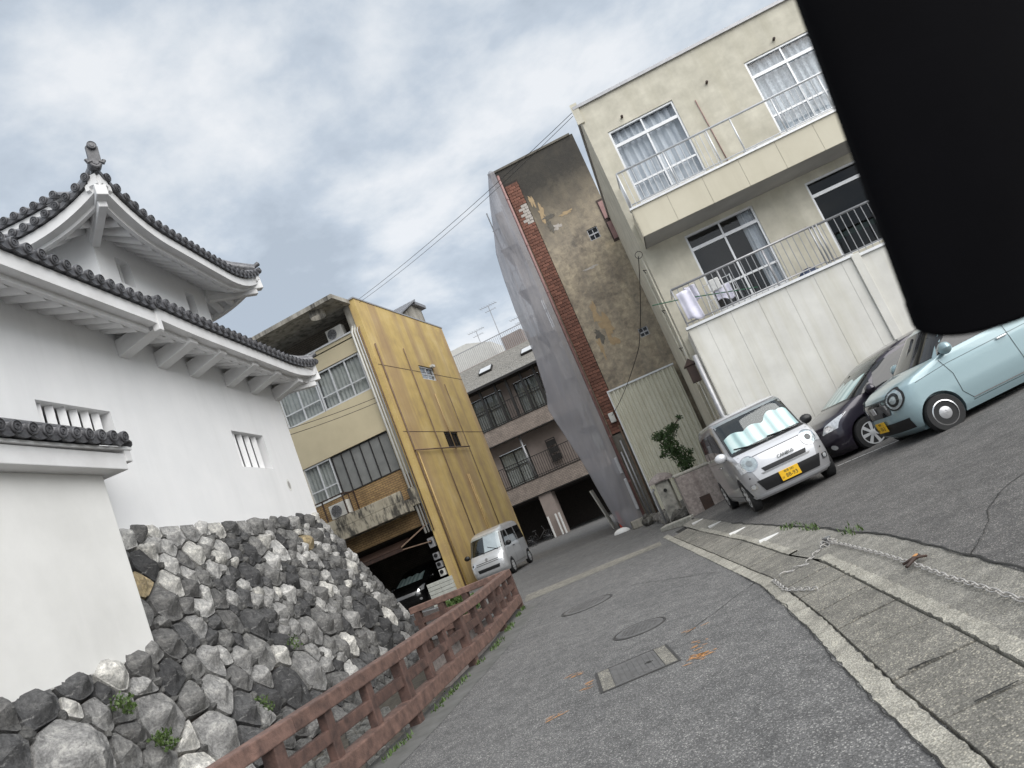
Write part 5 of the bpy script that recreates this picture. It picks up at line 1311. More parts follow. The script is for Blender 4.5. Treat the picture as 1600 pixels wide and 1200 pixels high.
def leaf_cloud(name, centers, n, size, mt, parent, seed, up=.3):
    r = random.Random(seed); s = MB()
    for (c, rad, k) in centers:
        for _ in range(int(n*k)):
            d = Vector((r.gauss(0,1), r.gauss(0,1), r.gauss(0,1))).normalized()*rad*(r.random()**.45); p = Vector(c)+Vector((d.x,d.y,d.z*.75))
            a = Vector((r.uniform(-1,1), r.uniform(-1,1), r.uniform(-.4,1)+up)).normalized(); q = a.cross(Vector((r.uniform(-1,1),r.uniform(-1,1),r.uniform(-1,1)))).normalized()
            L = size*r.uniform(.6,1.3); w = L*.34; nrm = a.cross(q)*L*.08
            s.add([p, p+a*L*.5+q*w+nrm, p+a*L, p+a*L*.5-q*w+nrm], [(0,1,2,3)])
    return s.build(name, mt, parent)
e = empty('shrub', (-1.9,20.3,.25)); tag(e, 'straggly evergreen shrub against the corrugated wall', 'shrub')
b = MB()
for pts in ([(0,0,0),(-.05,0,.9),(-.12,.05,1.5),(-.02,0,2.1)],[(-.05,0,.8),(.1,.05,1.2),(.15,0,1.6)],[(-.12,.05,1.5),(-.35,0,1.9),(-.38,0,2.2)],[(-.03,0,2.0),(.25,0,2.25),(.45,0,2.38)]): b.tube(pts, [.025,.018,.012,.006][:len(pts)], 6)
b.build('trunk', 'bark', e, True)
leaf_cloud('crown', [((.05,0,.55),.20,.6),((.0,0,.85),.24,.9),((.05,0,1.15),.27,1.1),((-.05,.0,1.45),.28,1.1),((-.15,.0,1.72),.28,1.0),((-.12,0,2.02),.30,1.1),((-.36,0,2.08),.2,.5),((.12,0,2.16),.18,.5),((-.42,0,1.55),.12,.2),((.25,0,1.35),.14,.25),((.40,0,2.34),.09,.12)], 520, .062, 'leaf', e, 3)
# greenery in the moat and between the stones
def at_wall(s_, z, h):
    v = W3(s_, z, h); c, s = math.cos(CR), math.sin(CR); return (CT[0]+v.x*c-v.y*s, CT[1]+v.x*s+v.y*c, v.z)
for i, (s_, z, lab, n) in enumerate([(-12.2,1.25,'small fern between the stones below the plaster wall',120),(-11.9,.55,'leafy fern low on the stones near the railing',160),(-13.6,.35,'weed tuft at the lowest stones by the left edge',70),(-6.9,1.0,'tiny weed tuft in the middle of the stones',50),(-9.2,.25,'small weed by the dark stones above the rail',45)]):
    p = at_wall(s_, z, .12); e = empty('fern', p); tag(e, lab, 'fern', 'weeds growing between the rampart stones')
    leaf_cloud('fronds', [((0,0,.05),.17,1),((.1,.05,-.08),.12,.5)], n, .06, 'leaf_bright', e, i+5, .6)
for i, (x, y, lab, n, rad) in enumerate([(-4.75,7.6,'green weeds seen through the near gaps of the railing',260,.4),(-5.0,9.4,'weeds seen through the middle gaps of the railing',260,.42),(-4.6,6.0,'weeds in the moat behind the nearest railing post',220,.38),(-7.2,14.9,'bushy bright grass tuft behind the railing return',700,.42)]):
    e = empty('weed_clump', (x,y,-.9 if y < 14 else .0)); tag(e, lab, 'weeds', 'weeds along the railing')
    leaf_cloud('leaves', [((0,0,.35 if y < 14 else .3),rad,1),((.1,.3,.3),rad*.8,.6)], n, .10, 'leaf_bright' if y > 14 else 'leaf', e, i+40, .9)
rs = random.Random(77); s = MB()
for k in range(420):
    x, y = rs.uniform(-11,-4.6), rs.uniform(2,13.8); r_ = rs.uniform(.06,.22)
    s.v_ = None
    bm = None
    n0 = len(s.v); q = [(r_*math.cos(a)*rs.uniform(.7,1.1), r_*math.sin(a)*rs.uniform(.7,1.1), 0) for a in [i*math.pi/3.5 for i in range(7)]]
    s.add([(x+p[0],y+p[1],-1.05) for p in q]+[(x+p[0]*.7,y+p[1]*.7,-.95+r_*.5) for p in q]+[(x,y,-.93+r_*.6)], [(i,(i+1)%7,7+(i+1)%7,7+i) for i in range(7)]+[(7+i,7+(i+1)%7,14) for i in range(7)])
o = stuff(s.build('moat_stones', 'stone', None, True, 40)); o.color = (.11,.11,.105,1); o['label'] = 'loose stones strewn over the moat bed'; o['category'] = 'stones'
s = MB()
for k in range(900):
    t = rs.random(); y = lerp(3,13.8,t); x = ecx(y)+.07+abs(rs.gauss(0,.05)); h = rs.uniform(.02,.07); a = rs.uniform(0,6.3); dx, dy = math.cos(a)*.012, math.sin(a)*.012
    if mnoise.noise(Vector((0,y*1.5,8))) < -.05: continue
    s.add([(x-dx,y-dy,.003),(x+dx,y+dy,.003),(x+dy*1.5,y-dx*1.5,h)], [(0,1,2)])
for k in range(140):
    y = rs.choice((8.2,9.4,10.2))+rs.gauss(0,.15); x = le(y)+rs.gauss(0,.04); h = rs.uniform(.03,.07); a = rs.uniform(0,6.3); dx, dy = math.cos(a)*.01, math.sin(a)*.01
    s.add([(x-dx,y-dy,gr(x,y)),(x+dx,y+dy,gr(x,y)),(x+dy*2,y-dx*2,gr(x,y)+h)], [(0,1,2)])
o = stuff(s.build('grass_tufts', 'leaf_bright')); o['label'] = 'moss and short grass along the railing foot and lot edge'; o['category'] = 'grass'
# ------------------------------------------------------------------ vehicles
class Shape:
    def __init__(s, F, Rr, Wd, wf, rc=.45, rr=.35, p=2.6):
        s.F, s.Rr, s.W, s.wf_, s.rc, s.rr, s.p = F, Rr, Wd, wf, rc, rr, p
    def xf(s, z): return interp(z, s.F)
    def xr(s, z): return interp(z, s.Rr)
    def hwz(s, z): return s.W/2*interp(z, s.wf_)
    def cor(s, z):
        L = s.xf(z)-s.xr(z); return min(s.rc, L*.45), min(s.rr, L*.45)
    def hw(s, x, z):
        a, b = s.cor(z); f = max(0, min(1, (s.xf(z)-x)/a)); r = max(0, min(1, (x-s.xr(z))/b)); p = s.p
        return s.hwz(z)*(1-(1-f)**p)**(1/p)*(1-(1-r)**p)**(1/p)
    def fx(s, y, z):
        a, _ = s.cor(z); t = min(.999, abs(y)/s.hwz(z)); return s.xf(z)-a*(1-(1-t**s.p)**(1/s.p))
    def levels(s):
        zs = sorted({z for z, _ in s.F}|{z for z, _ in s.Rr}|{z for z, _ in s.wf_}); out = [zs[0]]
        for a, b in zip(zs, zs[1:]):
            n = max(1, int((abs(b-a)+abs(s.xf(a)-s.xf(b)))/.07)); out += [lerp(a, b, (k+1)/n) for k in range(n)]
        return out
    def mesh(s):
        m = MB(); zs = s.levels(); nc, nsd = 9, 14; rings = []
        for z in zs:
            a, b = s.cor(z); w = s.hwz(z); half = []
            for k in range(nc+1):
                t = (math.pi/2)*k/nc; half.append((s.xf(z)-a*(1-max(0,math.cos(t))**(2/s.p)), w*max(0,math.sin(t))**(2/s.p)))
            x0, x1 = s.xf(z)-a, s.xr(z)+b
            for k in range(1, nsd): half.append((lerp(x0,x1,k/nsd), w))
            for k in range(nc+1):
                t = (math.pi/2)*(1-k/nc); half.append((s.xr(z)+b*(1-max(0,math.cos(t))**(2/s.p)), w*max(0,math.sin(t))**(2/s.p)))
            full = half + [(x,-y) for x, y in half[-2:0:-1]]
            rings.append([(x,y,z) for x, y in full])
        n = len(rings[0]); vs = [p for r_ in rings for p in r_]
        fs = [(i*n+k, i*n+(k+1)%n, (i+1)*n+(k+1)%n, (i+1)*n+k) for i in range(len(rings)-1) for k in range(n)]
        fs += [tuple(range(n))[::-1], tuple((len(rings)-1)*n+k for k in range(n))]
        m.add(vs, fs); return m
    def side(s, quad, sg, off, n=8, m=5):
        """quad: (x,z) corners bottom-front, bottom-rear, top-rear, top-front"""
        def P(u, v):
            a = (lerp(quad[0][0],quad[1][0],u), lerp(quad[0][1],quad[1][1],u)); b = (lerp(quad[3][0],quad[2][0],u), lerp(quad[3][1],quad[2][1],u))
            x, z = lerp(a[0],b[0],v), lerp(a[1],b[1],v); return (x, sg*(s.hw(x,z)+off), z)
        g = MB(); g.grid(n, m, P); return g
    def front(s, quad, off, n=10, m=5, wav=None):
        """quad: (y,z) corners"""
        def P(u, v):
            a = (lerp(quad[0][0],quad[1][0],u), lerp(quad[0][1],quad[1][1],u)); b = (lerp(quad[3][0],quad[2][0],u), lerp(quad[3][1],quad[2][1],u))
            y, z = lerp(a[0],b[0],v), lerp(a[1],b[1],v)
            if wav: z += wav(u)*v
            return (s.fx(y,z)+off, y, z)
        g = MB(); g.grid(n, m, P); return g
    def disc(s, cy, cz, r, off, n=20, sy=1.0, r0=0):
        g = MB(); vs = []; rings = [r0+(r-r0)*k/3 for k in range(4)]
        for q in rings:
            for k in range(n):
                t = 2*math.pi*k/n; y, z = cy+q*sy*math.cos(t), cz+q*math.sin(t); vs.append((s.fx(y,z)+off, y, z))
        g.add(vs, [(i*n+k, i*n+(k+1)%n, (i+1)*n+(k+1)%n, (i+1)*n+k) for i in range(3) for k in range(n)]); return g
    def line(s, pts, sg, w, off=.003):
        """thin shut line following the side"""
        g = MB()
        for a, b in zip(pts, pts[1:]):
            d = math.hypot(b[0]-a[0], b[1]-a[1]); nx, nz = -(b[1]-a[1])/d*w/2, (b[0]-a[0])/d*w/2; n = max(1, int(d/.06))
            for k in range(n):
                p, q = [(lerp(a[0],b[0],t), lerp(a[1],b[1],t)) for t in (k/n,(k+1)/n)]
                g.add([(x, sg*(s.hw(x,z)+off), z) for x, z in ((p[0]+nx,p[1]+nz),(q[0]+nx,q[1]+nz),(q[0]-nx,q[1]-nz),(p[0]-nx,p[1]-nz))], [(0,1,2,3)])
        return g
def place(e, x, y, fwd, slope=.09, z=None):
    f = Vector((fwd[0], fwd[1], 0)).normalized(); nrm = Vector((-slope,0,1)).normalized(); f = (f-nrm*f.dot(nrm)).normalized(); l = nrm.cross(f)
    e.rotation_euler = Matrix((f, l, nrm)).transposed().to_euler(); e.location = (x, y, gr(x,y)+.004 if z is None else z)
def wheel(parent, x, y, r, w, sg, style):
    b = MB(); q = Matrix.Translation((x, y, r)) @ Matrix.Rotation(R(-90*sg),4,'X')
    b.lathe([(r*.66,-w/2),(r*.93,-w/2),(r*.985,-w*.36),(r,-w*.2),(r,w*.2),(r*.985,w*.36),(r*.93,w/2),(r*.68,w/2),(r*.64,w*.42)], 36, 0, q); wh = b.build('wheel', 'rubber', parent, True, 40)
    b = MB()
    if style == 'alloy':
        b.lathe([(r*.66,w*.3),(r*.66,w*.47),(r*.60,w*.47),(r*.58,w*.2)], 36, 0, q, True)
        for k in range(7):
            a = 2*math.pi*k/7
            c, s = math.cos(a), math.sin(a); t0, t1 = r*.07, r*.10
            pts = [(r*.12,-t0),(r*.62,-t1),(r*.62,t1),(r*.12,t0)]
            b.prism([(p*c-o*s, p*s+o*c) for p, o in pts], lambda u, v: q @ Vector((u,v,w*.30)), lambda u, v: q @ Vector((u,v,w*.44)))
        b.lathe([(r*.16,w*.3),(r*.16,w*.46),(r*.1,w*.48),(.001,w*.48)], 16, 0, q)
        rm = b.build('rim', 'alu', wh, True, 35)
        b = MB(); b.lathe([(r*.60,w*.18),(.001,w*.18)], 24, 0, q); b.build('hub_back', 'black_plastic', wh)
    elif style == 'steel_cap':
        b.lathe([(r*.66,w*.3),(r*.68,w*.48),(r*.62,w*.5),(r*.60,w*.3)], 36, 0, q, True); b.build('rim', 'chrome', wh, True, 35)
        b = MB(); b.lathe([(r*.61,w*.3),(r*.45,w*.22),(.001,w*.22)], 30, 0, q); b.build('hub_back', 'black_metal', wh, True)
        b = MB(); b.lathe([(r*.36,w*.2),(r*.35,w*.40),(r*.25,w*.48),(.001,w*.5)], 30, 0, q); b.build('hub_cap', 'paint_silver', wh, True, 50)
        text_mesh('N', r*.34, 'emblem', 'alu_dim', wh, q @ Matrix.Translation((0,0,w*.505)) @ Matrix.Rotation(R(35),4,'Z'))
    else:
        b.lathe([(r*.66,w*.3),(r*.66,w*.47),(r*.6,w*.49),(r*.3,w*.44),(r*.2,w*.5),(.001,w*.5)], 30, 0, q); rm = b.build('rim', 'alu', wh, True, 35)
        b = MB()
        for k in range(8):
            a = 2*math.pi*k/8; Mx = q @ Matrix.Translation((r*.47*math.cos(a), r*.47*math.sin(a), w*.475)) @ Matrix.Rotation(a,4,'Z'); b.box(-r*.08,-r*.06,0,r*.08,r*.06,.006, M=Mx)
        b.build('slot', 'black_plastic', wh)
def arches(body, wheels, r):
    bm_ = MB()
    for (x, y, rr_) in wheels:
        sg = 1 if y > 0 else -1
        q = Matrix.Translation((x, y+sg*.12, r)) @ Matrix.Rotation(R(90),4,'X'); bm_.lathe([(rr_,-.24),(rr_,.24)], 32, 0, q)
    cut = bm_.build('cutter', 'black_plastic')
    md = body.modifiers.new('arch', 'BOOLEAN'); md.object = cut; md.operation = 'DIFFERENCE'; md.solver = 'EXACT'
    bpy.context.view_layer.update()
    par = body.parent; body.parent = None
    dg = bpy.context.evaluated_depsgraph_get(); me = bpy.data.meshes.new_from_object(body.evaluated_get(dg)); body.modifiers.clear(); body.data = me; body.parent = par
    bpy.data.objects.remove(cut)
    me.polygons.foreach_set('use_smooth', [True]*len(me.polygons)); me.set_sharp_from_angle(angle=R(38))
def bodywork(e, S, paintm, wheels, r):
    o = S.mesh().build('body', [paintm], None, True, 38)
    arches(o, wheels, r); o.parent = e
    return o
def mirror(e, x, y, z, mt, s=1.0, arm=True):
    g = MB(); sg = 1 if y > 0 else -1
    g.grid(14, 8, lambda u, v: (x+.075*s*math.cos(v*math.pi)*1.0, y+.11*s*math.sin(v*math.pi)*math.cos(u*2*math.pi), z+.085*s*math.sin(v*math.pi)*math.sin(u*2*math.pi)))
    m = g.build('mirror', mt, e, True)
    g = MB(); g.beam((x-.02,y-sg*.22,z-.06),(x,y,z-.05),.05,.035); g.build('mirror_arm', 'black_plastic', e)
def plate(e, x, y, z, l1, l2, tilt=0):
    g = MB(); g.box(x,y-.165,z-.0825,x+.012,y+.165,z+.0825); p = g.build('number_plate', 'yellow_plate', e, bevel=.004)
    Mx = Matrix(((0,0,1,x+.0135),(1,0,0,y),(0,1,0,z),(0,0,0,1)))
    text_mesh(l1, .045, 'plate_text', 'text_dark', p, Mx @ Matrix.Translation((.0,.05,0)), .0008)
    if l2: text_mesh(l2, .088, 'plate_text', 'text_dark', p, Mx @ Matrix.Translation((.022,-.025,0)), .0008); text_mesh('は', .04, 'plate_text', 'text_dark', p, Mx @ Matrix.Translation((-.13,-.035,0)), .0008)

# silver kei wagon facing the camera
def kei_wagon():
    e = empty('kei_wagon'); tag(e, 'two-tone silver kei wagon facing the road with a sunshade behind its windscreen', 'car', 'cars parked in the lot')
    S = Shape([(.17,1.56),(.24,1.64),(.42,1.69),(.60,1.69),(.76,1.665),(.86,1.62),(.93,1.54),(.985,1.40),(1.01,1.30),(1.60,.86),(1.655,.74),(1.69,.48),(1.70,.1)],
              [(.17,-1.58),(.35,-1.69),(.9,-1.69),(1.1,-1.67),(1.54,-1.58),(1.64,-1.5),(1.69,-1.3),(1.70,-1.0)], 1.475,
              [(.17,.94),(.26,.98),(.5,1.0),(.86,.995),(1.0,.985),(1.54,.93),(1.61,.905),(1.665,.84),(1.70,.66)], .36, .3, 2.9)
    ws = [(1.16,.66,.325),(1.16,-.66,.325),(-1.30,.66,.325),(-1.30,-.66,.325)]
    bodywork(e, S, 'paint_silver', ws, .285)
    for x, y, _ in ws: wheel(e, x, y, .285, .155, 1 if y > 0 else -1, 'cap')
    S.front([(-.66,.985),(.66,.985),(.655,.865),(-.655,.865)][::-1], .006, 16, 6).build('hood', 'paint_white_silver', e, True)
    S.front([(-.46,.33),(.46,.33),(.60,.86),(-.60,.86)], .007, 16, 8).build('front_panel', 'paint_white_silver', e, True)
    S.front([(-.69,.20),(.69,.20),(.71,.255),(-.71,.255)], .008, 20, 2).build('bumper_lip', 'paint_white_silver', e, True)
    ro = MB(); 
    def rp(u, v):
        z = lerp(1.575,1.6549,v); t = u*2*math.pi
        return None
    zs = [1.63,1.65,1.67,1.69,1.70]; n = 48; vs = []
    for z in zs:
        for k in range(n):
            t = 2*math.pi*k/n; xm, xl = (S.xf(z)+S.xr(z))/2, (S.xf(z)-S.xr(z))/2; c, s = math.cos(t), math.sin(t)
            x = xm+xl*math.copysign(abs(c)**(2/5), c); vs.append((x*1.0, math.copysign(S.hw(min(max(x,S.xr(z)+.001),S.xf(z)-.001), z), s) if abs(s) > 1e-6 else 0, z+.006))
    ro.add(vs, [(i*n+k, i*n+(k+1)%n, (i+1)*n+(k+1)%n, (i+1)*n+k) for i in range(4) for k in range(n)]+[tuple(4*n+k for k in range(n))]); ro.build('roof_panel', 'paint_white_silver', e, True, 40)
    ws_ = S.front([(-.66,1.005),(.66,1.005),(.63,1.62),(-.63,1.62)], .004, 18, 10).build('windscreen', 'car_dark_glass', e, True)
    S.front([(-.62,1.035),(.62,1.035),(.605,1.30),(-.605,1.30)], .009, 48, 6, lambda u: .05*abs(math.sin(u*math.pi*3.5))+.10*(u > .62)*max(0,math.sin(max(0,u-.62)/.38*math.pi))**.7).build('sunshade', 'sunshade', ws_, True)
    S.front([(-.645,1.015),(.645,1.015),(.615,1.61),(-.615,1.61)], .018, 18, 10).build('pane', 'car_glass', ws_, True)
    g = MB()
    for y0, y1, z1 in ((.55,.02,1.06),(-.05,-.56,1.09)):
        g.tube([(S.fx(y0,1.0)+.03,y0,1.0),(S.fx((y0+y1)/2,1.02)+.035,(y0+y1)/2,1.03),(S.fx(y1,z1)+.03,y1,z1)], .010, 5)
    g.build('wiper', 'black_plastic', e)
    S.front([(-.66,.985),(.66,.985),(.66,1.02),(-.66,1.02)], .022, 18, 2).build('cowl', 'black_plastic', e, True)
    S.front([(-.36,.575),(.36,.575),(.39,.645),(-.39,.645)], .012, 14, 2).build('grille', 'black_plastic', e, True)
    S.front([(-.40,.545),(.40,.545),(.43,.572),(-.43,.572)], .013, 14, 2).build('grille_trim', 'chrome', e, True)
    S.front([(-.47,.285),(.47,.285),(.55,.475),(-.55,.475)], .013, 16, 4).build('intake', 'black_plastic', e, True)
    S.front([(-.52,.865),(.52,.865),(.52,.872),(-.52,.872)], .013, 16, 1).build('hood_gap', 'black_plastic', e, True)
    for sg in (-1, 1):
        S.front([(sg*.45,.70),(sg*.70,.66),(sg*.71,.84),(sg*.50,.90)], .012, 8, 6).build('headlight', 'headlight', e, True)
        h = S.disc(sg*.52, .785, .125, .016, 24, 1.0).build('headlight', 'headlight', e, True)
        S.disc(sg*.52, .785, .132, .020, 24, 1.0, .118).build('bezel', 'chrome', h, True)
        S.disc(sg*.52, .785, .05, .020, 20).build('lens', 'black_plastic' if sg > 0 else 'alu_dim', h, True)
        S.disc(sg*.52, .785, .12, .028, 20).build('cover', 'car_glass', h, True)
        f = S.front([(sg*.57,.36),(sg*.67,.37),(sg*.675,.45),(sg*.575,.45)], .010, 4, 4).build('fog_lamp', 'chrome', e, True)
        S.disc(sg*.625, .41, .035, .016, 16).build('lens', 'headlight', f, True)
        S.disc(sg*.62, .56, .012, .012, 10).build('sensor', 'black_plastic', e, True)
        mirror(e, 1.0, sg*.80, 1.04, 'paint_white_silver' if sg < 0 else 'black_plastic')
        for q in ([(.98,1.03),(.78,1.03),(.60,1.46),(.66,1.46)], [(.74,1.03),(.05,1.02),(.05,1.50),(.50,1.50)], [(-.02,1.02),(-.82,1.02),(-.82,1.50),(-.02,1.50)], [(-.90,1.02),(-1.5,1.05),(-1.42,1.46),(-.90,1.49)]):
            S.side(q, sg, .006).build('side_window', 'car_dark_glass', e, True)
        for pts in ([(.80,1.02),(.74,.62),(.82,.30)],[(.01,1.50),(.01,.30)],[(-.87,1.5),(-.87,.62)],[(.8,.95),(-1.6,.95)],[(.85,.27),(-.98,.27)]): S.line(pts, sg, .008, .004).build('shut_line', 'black_plastic', e)
        for x in (.12,-.06):
            g = MB(); g.beam((x+.08,sg*(S.hw(x,.86)+.02),.86),(x-.08,sg*(S.hw(x,.86)+.02),.86),.025,.025); g.build('door_handle', 'chrome', e, bevel=.008)
    plate(e, S.fx(0,.40)+.02, -.02, .395, '岐阜 582', '88-93')
    text_mesh('CANBUS', .075, 'badge', 'text_dark', e, Matrix(((0,0,1,S.fx(.10,.69)+.026),(1,0,0,.06),(0,1,0,.70),(0,0,0,1))), .004)
    return e
silver = kei_wagon(); place(silver, .05, 14.05, (.19,-.98), .055, .255)

# light-blue retro hatchback
def blue_car():
    e = empty('hatchback'); tag(e, 'pale blue retro hatchback with round headlights and black wheel rims', 'car', 'cars parked in the lot')
    S = Shape([(.17,1.50),(.26,1.63),(.40,1.685),(.60,1.69),(.77,1.68),(.88,1.62),(.95,1.48),(1.02,1.20),(1.06,1.00),(1.50,.50),(1.56,.32),(1.60,.05),(1.61,-.3)],
              [(.17,-1.55),(.35,-1.69),(.9,-1.69),(1.1,-1.65),(1.48,-1.46),(1.56,-1.35),(1.61,-1.0)], 1.475,
              [(.17,.92),(.26,.97),(.5,1.0),(.86,.99),(1.02,.975),(1.48,.86),(1.55,.81),(1.61,.6)], .40, .4, 2.5)
    ws = [(1.10,.665,.325),(1.10,-.665,.325),(-1.40,.665,.325),(-1.40,-.665,.325)]
    bodywork(e, S, 'paint_blue', ws, .285)
    for x, y, _ in ws: wheel(e, x, y, .285, .155, 1 if y > 0 else -1, 'steel_cap')
    S.front([(-.65,1.065),(.65,1.065),(.56,1.50),(-.56,1.50)], .004, 16, 8).build('windscreen', 'car_dark_glass', e, True)
    S.front([(-.40,.57),(.40,.57),(.47,.81),(-.47,.81)], .010, 16, 5).build('grille', 'car_dark_glass', e, True)
    S.front([(-.46,.815),(.46,.815),(.46,.825),(-.46,.825)], .012, 16, 1).build('hood_gap', 'black_plastic', e, True)
    S.front([(-.60,.27),(.60,.27),(.63,.44),(-.63,.44)], .010, 20, 4).build('intake', 'black_plastic', e, True)
    g = MB(); g.beam((S.fx(0,.70)+.02,-.07,.70),(S.fx(0,.70)+.02,.07,.70),.02,.11); g.build('emblem', 'chrome', e, bevel=.01)
    plate(e, S.fx(0,.42)+.02, -.02, .43, '岐阜', '10-3')
    for sg in (-1, 1):
        h = S.disc(sg*.55, .765, .145, .012, 28, .92).build('headlight', 'headlight', e, True)
        S.disc(sg*.55, .765, .160, .020, 28, .92, .138).build('bezel', 'black_plastic', h, True)
        S.disc(sg*.55, .765, .10, .018, 20, .92, .06).build('reflector', 'black_plastic', h, True)
        S.disc(sg*.55, .765, .14, .03, 20, .92).build('cover', 'car_glass', h, True)
        mirror(e, .66, sg*.83, 1.12, 'paint_blue', 1.15)
        for q in ([(.97,1.07),(.80,1.07),(.52,1.44),(.58,1.46)], [(.74,1.07),(-.25,1.08),(-.25,1.50),(.46,1.50)], [(-.33,1.08),(-1.2,1.12),(-1.1,1.46),(-.33,1.50)]): S.side(q, sg, .006).build('side_window', 'car_dark_glass', e, True)
        for pts in ([(.80,1.06),(.70,.74),(.72,.45),(.62,.30)],[(-.29,1.50),(-.30,.3)],[(.64,.27),(-1.0,.27)]): S.line(pts, sg, .008, .004).build('shut_line', 'black_plastic', e)
        S.line([(.62,.30),(-1.0,.30)], sg, .016, .008).build('sill_trim', 'chrome', e)
        S.line([(1.25,.86),(.7,.91),(-1.5,.93)], sg, .007, .003).build('crease', 'black_plastic', e)
        g = MB(); g.beam((-.1,sg*(S.hw(-.1,.86)+.025),.90),(-.26,sg*(S.hw(-.1,.86)+.025),.90),.03,.03); g.build('door_handle', 'chrome', e, bevel=.01)
    return e
blue = blue_car(); place(blue, 2.66+1.10*.97-.665*.24*1.0, 11.95+1.10*.24+.665*.97, (-.97,-.24), .075, .47)

# dark purple people carrier
def mpv(paintm, lab, group=None, full=True):
    e = empty('people_carrier'); tag(e, lab, 'car', group)
    S = Shape([(.18,1.98),(.28,2.10),(.48,2.16),(.62,2.15),(.76,2.10),(.87,1.95),(.97,1.68),(1.02,1.52),(1.46,.60),(1.56,.25),(1.62,-.2),(1.64,-.6)],
              [(.18,-2.0),(.4,-2.16),(.95,-2.15),(1.2,-2.05),(1.50,-1.88),(1.60,-1.7),(1.64,-1.3)], 1.70,
              [(.18,.92),(.28,.97),(.5,1.0),(.86,.985),(1.0,.97),(1.46,.85),(1.57,.77),(1.64,.5)], .52, .45, 2.4)
    ws = [(1.30,.755,.37),(1.30,-.755,.37),(-1.35,.755,.37),(-1.35,-.755,.37)]
    bodywork(e, S, paintm, ws, .315)
    for x, y, _ in ws: wheel(e, x, y, .315, .19, 1 if y > 0 else -1, 'alloy')
    wsn = S.front([(-.72,1.03),(.72,1.03),(.62,1.52),(-.62,1.52)], .004, 16, 8).build('windscreen', 'car_dark_glass', e, True)
    S.front([(-.64,1.05),(.64,1.05),(.60,1.27),(-.60,1.27)], .008, 30, 5, lambda u: .05*abs(math.sin(u*11))).build('sunshade', 'sunshade', wsn, True)
    S.front([(-.71,1.04),(.71,1.04),(.61,1.51),(-.61,1.51)], .016, 16, 8).build('pane', 'car_glass', wsn, True)
    S.front([(-.5,.58),(.5,.58),(.55,.70),(-.55,.70)], .010, 14, 3).build('grille', 'black_plastic' if full else 'alu_dim', e, True)
    S.front([(-.6,.25),(.6,.25),(.62,.40),(-.62,.40)], .010, 14, 3).build('intake', 'black_plastic', e, True)
    for sg in (-1, 1):
        h = S.front([(sg*.60,.64),(sg*.82,.66),(sg*.835,.86),(sg*.66,.78)], .010, 8, 5).build('headlight', 'headlight', e, True)
        S.disc(sg*.70, .72, .05, .014, 16).build('lens', 'chrome', h, True)
        S.disc(sg*.66, .36, .05, .014, 16).build('fog_lamp', 'headlight', e, True)
        mirror(e, .98, sg*.96, 1.03, paintm, 1.15)
        for q in ([(1.36,1.03),(.95,1.0),(.72,1.36),(.76,1.40)], [(.88,1.0),(-.25,1.01),(-.25,1.52),(.55,1.48)], [(-.32,1.01),(-1.2,1.03),(-1.2,1.47),(-.32,1.48)], [(-1.27,1.03),(-1.95,1.08),(-1.75,1.42),(-1.27,1.46)]): S.side(q, sg, .006).build('side_window', 'car_dark_glass', e, True)
        for pts in ([(.80,.99),(.86,.6),(.80,.3)],[(-.28,1.46),(-.30,.3)],[(-1.23,1.46),(-1.05,.8)],[(.84,.28),(-.95,.28)]): S.line(pts, sg, .008, .004).build('shut_line', 'black_plastic', e)
        g = MB(); g.beam((-.02,sg*(S.hw(0,.88)+.025),.90),(-.2,sg*(S.hw(-.1,.88)+.025),.90),.03,.03); g.build('door_handle', paintm, e, bevel=.01)
    return e
purple = mpv('paint_purple', 'dark purple people carrier with alloy wheels between the silver and blue cars', 'cars parked in the lot')
place(purple, 1.98+1.30*.965-.755*.26, 14.35+1.30*.26+.755*.965, (-.965,-.26), .08, .43)
blk = mpv('paint_black', 'black car parked nose out in the dark garage of the yellow building', None, False); place(blk, -14.75, 28.2, (.0,-1), 0, .004)

